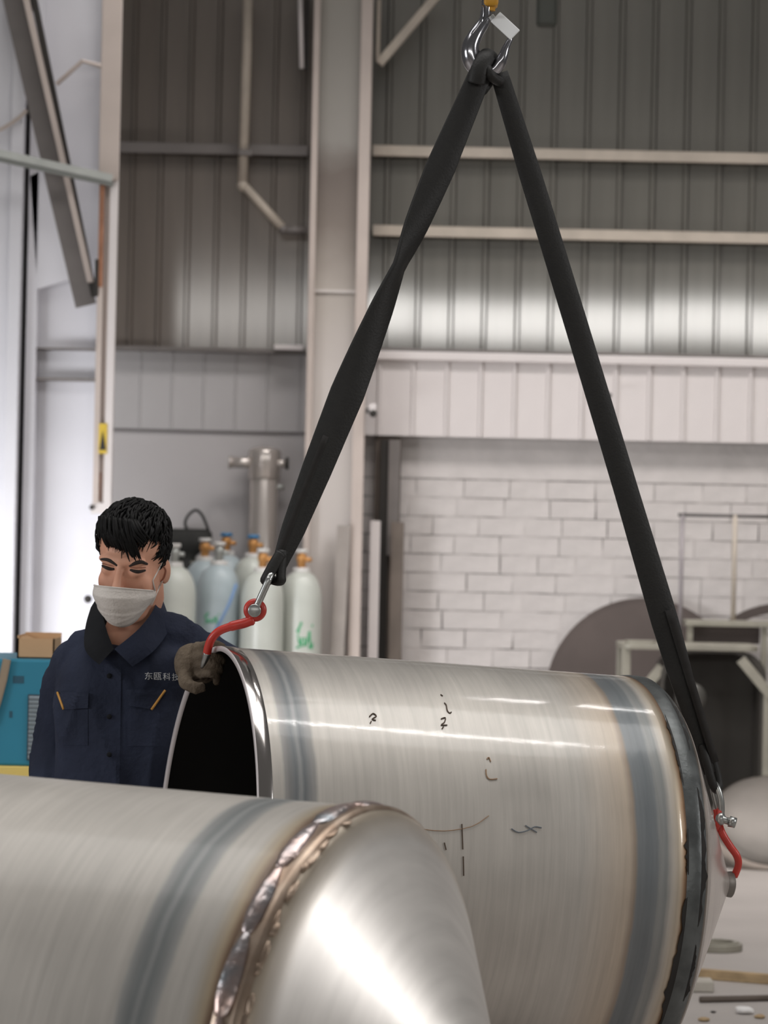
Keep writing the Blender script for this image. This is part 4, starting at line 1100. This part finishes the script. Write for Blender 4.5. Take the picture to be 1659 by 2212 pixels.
# body: head, neck and the hidden hand in one skin mesh
HM = Matrix.Translation(at(290, 1214, 7.52)) @ Matrix.Rotation(math.radians(-16), 4, 'Z') @ Matrix.Rotation(math.radians(18), 4, 'X') @ Matrix.Rotation(math.radians(4), 4, 'Y') @ Matrix.Scale(1.06, 4)
def hl(*vfs):
    return xf(join(*vfs), HM)
head = hl(ellipsoid((-.003, .012, .038), (.074, .094, .082), 28, 18),
          ellipsoid((0, -.03, -.028), (.064, .066, .094), 28, 18),
          ellipsoid((0, -.042, -.088), (.046, .046, .040), 24, 14),
          ellipsoid((.038, -.060, -.028), (.024, .022, .030), 16, 10), ellipsoid((-.038, -.060, -.028), (.024, .022, .030), 16, 10),
          ellipsoid((0, -.074, .030), (.056, .022, .016), 20, 10),
          tube([(0, -.088, .022), (0, -.099, .004), (0, -.112, -.018), (0, -.116, -.028)], [.008, .0085, .011, .013], 10),
          ellipsoid((0, -.110, -.032), (.017, .013, .010), 14, 8),
          ellipsoid((.031, -.080, .006), (.017, .013, .012), 14, 10), ellipsoid((-.031, -.080, .006), (.017, .013, .012), 14, 10),
          ellipsoid((.066, .014, -.020), (.009, .018, .030), 14, 10, Matrix.Rotation(math.radians(-22), 3, 'Z')), ellipsoid((-.068, .016, -.018), (.009, .019, .031), 14, 10, Matrix.Rotation(math.radians(22), 3, 'Z')))
nk = tube([HM @ Vector((0, .03, -.03)), HM @ Vector((0, .04, -.09)), at(272, 1380, 7.59), at(268, 1420, 7.60), at(268, 1470, 7.60)], [.055, .055, .056, .062, .06], 20)
def hand(c, d, s, up, sc=1.0):
    """relaxed hand: c wrist, d pointing to the fingers, s towards the thumb, up = back of the hand"""
    pt = lambda a, b, e: c + d * a * sc + s * b * sc + up * e * sc
    vf = [ellipsoid(pt(.045, 0, 0), (.040 * sc, .040 * sc, .045 * sc), 16, 10), tube([pt(-.03, 0, 0), pt(.03, 0, 0)], [.028 * sc, .034 * sc], 14)]
    for k, (o_, l_) in enumerate(((.030, .070), (.010, .080), (-.010, .074), (-.030, .058))):
        vf.append(tube(smooth_path([pt(.06, o_, 0), pt(.06 + l_ * .5, o_ * 1.05, .004), pt(.06 + l_ * .85, o_, -.014), pt(.06 + l_, o_, -.034)], 3), [.0105 * sc] * 4 + [.0095 * sc] * 3 + [.0085 * sc] * 3, 10))
    vf.append(tube(smooth_path([pt(.01, .03, -.005), pt(.045, .052, -.012), pt(.08, .056, -.022)], 3), [.0125 * sc] * 4 + [.0105 * sc] * 3, 10))
    return join(*vf)
hR = hand(at(90, 1765, 7.63), Vector((-.05, -.15, -1)).normalized(), Vector((.2, -1, .12)).normalized(), Vector((-1, -.2, .05)).normalized())
armtop = tube([at(92, 1740, 7.64), at(90, 1775, 7.63)], [.03, .028], 12)
body = ob('body', join(head, nk), M_skin, wk)
hd = ob('hand', join(hR, armtop), M_skin, wk); remesh(hd, .0045, 4, .5); bake(hd)
remesh(body, .0042, 5, .5)
bake(body)
BH = tree(body)
def face(px, py, off=.001):
    return onto(px, py, off, BH, 7.43)
# eyes: slits under lowered lids, lid creases, brows
def stroke(name, pts, r, m, off, par=body, sq=None):
    P = smooth_path([Vector((x, y, 0)) for x, y in pts], 4)
    R = [r * (.45 + .55 * math.sin(PI * (i + .6) / (len(P) + .2))) for i in range(len(P))]
    return ob(name, tube([face(p.x, p.y, off) for p in P], R, 8, squash=sq), m, par, smooth=True)
stroke('eyelashes', [(221, 1222), (229, 1226), (238, 1229), (247, 1229)], .0042, M_brow, .0005)
stroke('eyelashes', [(281, 1231), (291, 1234), (301, 1235), (314, 1232)], .0042, M_brow, .0005)
m_lid = mat('crease_shade_skin', (150, 96, 76), .6)  # darker skin tone paints the shade in lid creases and ear fold
stroke('eyelid_crease', [(220, 1217), (230, 1219), (246, 1223)], .0014, m_lid, .0002)
stroke('eyelid_crease', [(281, 1226), (296, 1227), (315, 1226)], .0014, m_lid, .0002)
stroke('eyebrow', [(217, 1208), (231, 1209), (244, 1215), (253, 1222)], .0042, M_brow, .0, sq=.5)
stroke('eyebrow', [(279, 1223), (291, 1217), (306, 1214), (319, 1219)], .0046, M_brow, .0, sq=.5)
# ears' inner fold
stroke('ear_fold', [(352, 1222), (358, 1232), (354, 1248), (347, 1256)], .0022, m_lid, .001)
# mask
def maskp(u, v, off=0.0):
    th = math.radians(62) * u; w = math.cos(u * PI / 2 * .98) ** .72
    ztab = [(0, -.016), (.25, -.043), (.6, -.080), (.85, -.113), (1, -.124)]
    ytab = [(0, .127), (.2, .141), (.45, .134), (.7, .119), (.88, .101), (1, .082)]
    zc, yc = lerp_tab(ztab, v), lerp_tab(ytab, v)
    ze = -.047 - .034 * v; ye = .040 + .006 * math.sin(PI * v)
    hx = lerp_tab([(0, .069), (.3, .071), (.7, .060), (1, .047)], v)
    z = zc * w + ze * (1 - w)
    y = -(ye + (yc - ye) * w) - off
    # folded pleats
    pl = .0032 * (math.exp(-((v - .60 - .10 * abs(u)) / .030) ** 2) + .8 * math.exp(-((v - .78 + .12 * abs(u)) / .030) ** 2)) * (.4 + .6 * abs(math.sin(u * 3 + .6)))
    pl += .0016 * math.exp(-((v - .055) / .018) ** 2)
    return HM @ Vector((-.005 + hx * math.sin(th) / math.sin(math.radians(62)), y - pl, z))
V, Fc = [], []; nu, nv = 44, 40
for s in (0, 1):
    for j in range(nv + 1):
        for i in range(nu + 1):
            V.append(maskp(-1 + 2 * i / nu, j / nv, -.0025 * s))
n0 = (nu + 1) * (nv + 1)
for j in range(nv):
    for i in range(nu):
        q = j * (nu + 1) + i
        Fc.append((q, q + nu + 1, q + nu + 2, q + 1)); Fc.append(tuple(k + n0 for k in (q, q + 1, q + nu + 2, q + nu + 1)))
mk = ob('face_mask', (V, Fc), M_mask, wk, smooth=True)
ob('mask_hem', tube([maskp(-.96 + 1.92 * i / 24, .0, .001) for i in range(25)], .0018, 8), M_mask, mk, smooth=True)
ob('mask_hem', tube([maskp(1, j / 12, .0) for j in range(13)], .002, 8), M_mask, mk, smooth=True)
def loop_pts(a, pts, off):
    return [a] + [face(x, y, off) for x, y in pts]
ob('ear_loop', tube(loop_pts(maskp(1, .02), [(330, 1254), (336, 1243), (342, 1231), (347, 1222), (351, 1214)], .003), .0019, 8), M_mask, mk, smooth=True)
ob('ear_loop', tube(loop_pts(maskp(1, .95), [(328, 1306), (334, 1292), (340, 1278), (345, 1266), (350, 1256)], .003), .0017, 8), M_mask, mk, smooth=True)
# hair: cap with many combed locks
cr_ = Vector((.077, .097, .086)); cc = Vector((-.004, .013, .040))
V, Fc = [], []
v, f = ellipsoid(cc, cr_, 40, 26)
def hairline(p):
    # lowest hair height for a horizontal direction
    fr = -p.y
    if p.y < -.03: return .085 - .012 * (p.x / .06)
    if p.y < .0: return .03
    if p.y < .035: return -.012 + .0
    return -.055
keep = [q for q in f if all(v[i].z > hairline(v[i]) - .004 for i in q)]
capo = xf((v, keep), HM)
locks = [capo]
rl = random.Random(21)
whorl = Vector((.015, .075, .11))
cnt = 0
while cnt < 1150:
    z_ = rl.uniform(-.7, 1); a = rl.uniform(0, 2 * PI); rxy = math.sqrt(1 - z_ * z_)
    dirn = Vector((rxy * math.cos(a), rxy * math.sin(a), z_))
    p = cc + Vector((dirn.x * cr_.x, dirn.y * cr_.y, dirn.z * cr_.z))
    if p.z < hairline(p) + .006: continue
    cnt += 1
    nr = Vector((dirn.x / cr_.x, dirn.y / cr_.y, dirn.z / cr_.z)).normalized()
    d = (p - whorl); d = (d - nr * d.dot(nr))
    d += Vector((.02, 0, 0)) * (1 if p.y < 0 else 0)
    d += Vector((rl.uniform(-1, 1), rl.uniform(-1, 1), rl.uniform(-1, 1))) * .030
    d = (d - nr * d.dot(nr)).normalized()
    top = p.z > .09
    Ln = rl.uniform(.035, .058) if top else rl.uniform(.018, .030)
    if p.y < -.045 and p.z > .07: Ln = rl.uniform(.035, .062)
    lift = rl.uniform(.003, .011) if top else rl.uniform(.001, .004)
    pts = [p - nr * .003, p + d * Ln * .35 + nr * lift, p + d * Ln * .7 + nr * lift * .9 - nr * .1 * Ln, p + d * Ln - nr * Ln * .28 + nr * lift * .3]
    r0 = rl.uniform(.0028, .0050) if top else rl.uniform(.002, .0036)
    P = smooth_path(pts, 2)
    n_ = len(P)
    locks.append(xf(tube(P, [r0 * (1 - .85 * (i / (n_ - 1)) ** 1.5) for i in range(n_)], 5), HM))
# the fringe falling towards his left brow
for k in range(60):
    u = k / 59
    x0 = -.052 + .104 * u + rl.uniform(-.004, .004)
    st = Vector((x0 * .8 - .012, -.062 - .012 * (1 - (x0 / .06) ** 2), .100 + rl.uniform(-.004, .024)))
    dl = rl.uniform(.018, .030) + (.022 if .62 < u < .86 else 0) - (.010 if u > .88 else 0)
    en = Vector((x0 + .012, -.094 + .5 * x0 * x0 / .06, .085 - dl))
    md = st.lerp(en, .5) + Vector((0, -.012, .006))
    locks.append(xf(tube(smooth_path([st, md, en], 4), [.0040, .0044, .0044, .0042, .0038, .0032, .0026, .0018, .0006], 5), HM))
hr = ob('hair', join(*locks), M_hair, wk, smooth=True, kind='stuff')
# glove on the hooked rim
G = at
gl = join(ellipsoid(G(412, 1432, 7.15), (.036, .04, .043), 20, 12), ellipsoid(G(398, 1445, 7.16), (.020, .03, .026), 16, 10),
          tube([G(446, 1434, 7.30), G(430, 1432, 7.21), G(416, 1430, 7.16)], [.046, .042, .038], 16))
fg = []
for k, (y0, y1, y2, rr_) in enumerate(((1394, 1392, 1402, .0105), (1415, 1414, 1424, .0108), (1436, 1436, 1444, .0105), (1456, 1457, 1462, .0095))):
    fg.append(tube(smooth_path([G(418, y0 + 4, 7.13), G(446, y0, 7.095), G(466 - 2 * k, y1, 7.09), G(481 - 4 * k, y2, 7.105), G(479 - 4 * k, y2 + 10, 7.13)], 3), rr_, 10))
    fg.append(ellipsoid(G(479 - 4 * k, y2 + 10, 7.13), (rr_,) * 3, 10, 8))
th_ = tube(smooth_path([G(400, 1450, 7.13), G(402, 1474, 7.10), G(424, 1486, 7.085), G(442, 1482, 7.085)], 3), [.016] * 4 + [.014] * 3 + [.012] * 3, 10)
glo = ob('glove', join(gl, *fg, th_), M_glove, wk)
remesh(glo, .0036, 3, .5)
bake(glo)
wrinkle(glo, .002, 30, (1, 1, 1), 1.0)
# trousers and boots, hidden behind the tanks
hipz = .86
cx, cy = base.x, PY
tr = ob('trousers', join(ellipsoid((cx, cy, hipz), (.165, .115, .12), 24, 14), tube([(cx - .085, cy, hipz), (cx - .10, cy, .48), (cx - .11, cy + .01, .08)], [.088, .068, .06], 18), tube([(cx + .085, cy, hipz), (cx + .10, cy - .02, .48), (cx + .11, cy - .01, .08)], [.088, .068, .06], 18)), M_navy, wk)
remesh(tr, .012, 5, .5)
bake(tr)
for sx in (-1, 1):
    x_ = cx + sx * .115
    bt = ob('boot', join(ellipsoid((x_, cy - .07, .035), (.048, .14, .042), 18, 10), tube([(x_, cy + .02, .03), (x_, cy + .01, .13)], [.05, .052], 14)), M_boot, wk)
    remesh(bt, .01, 3, .5); bake(bt)
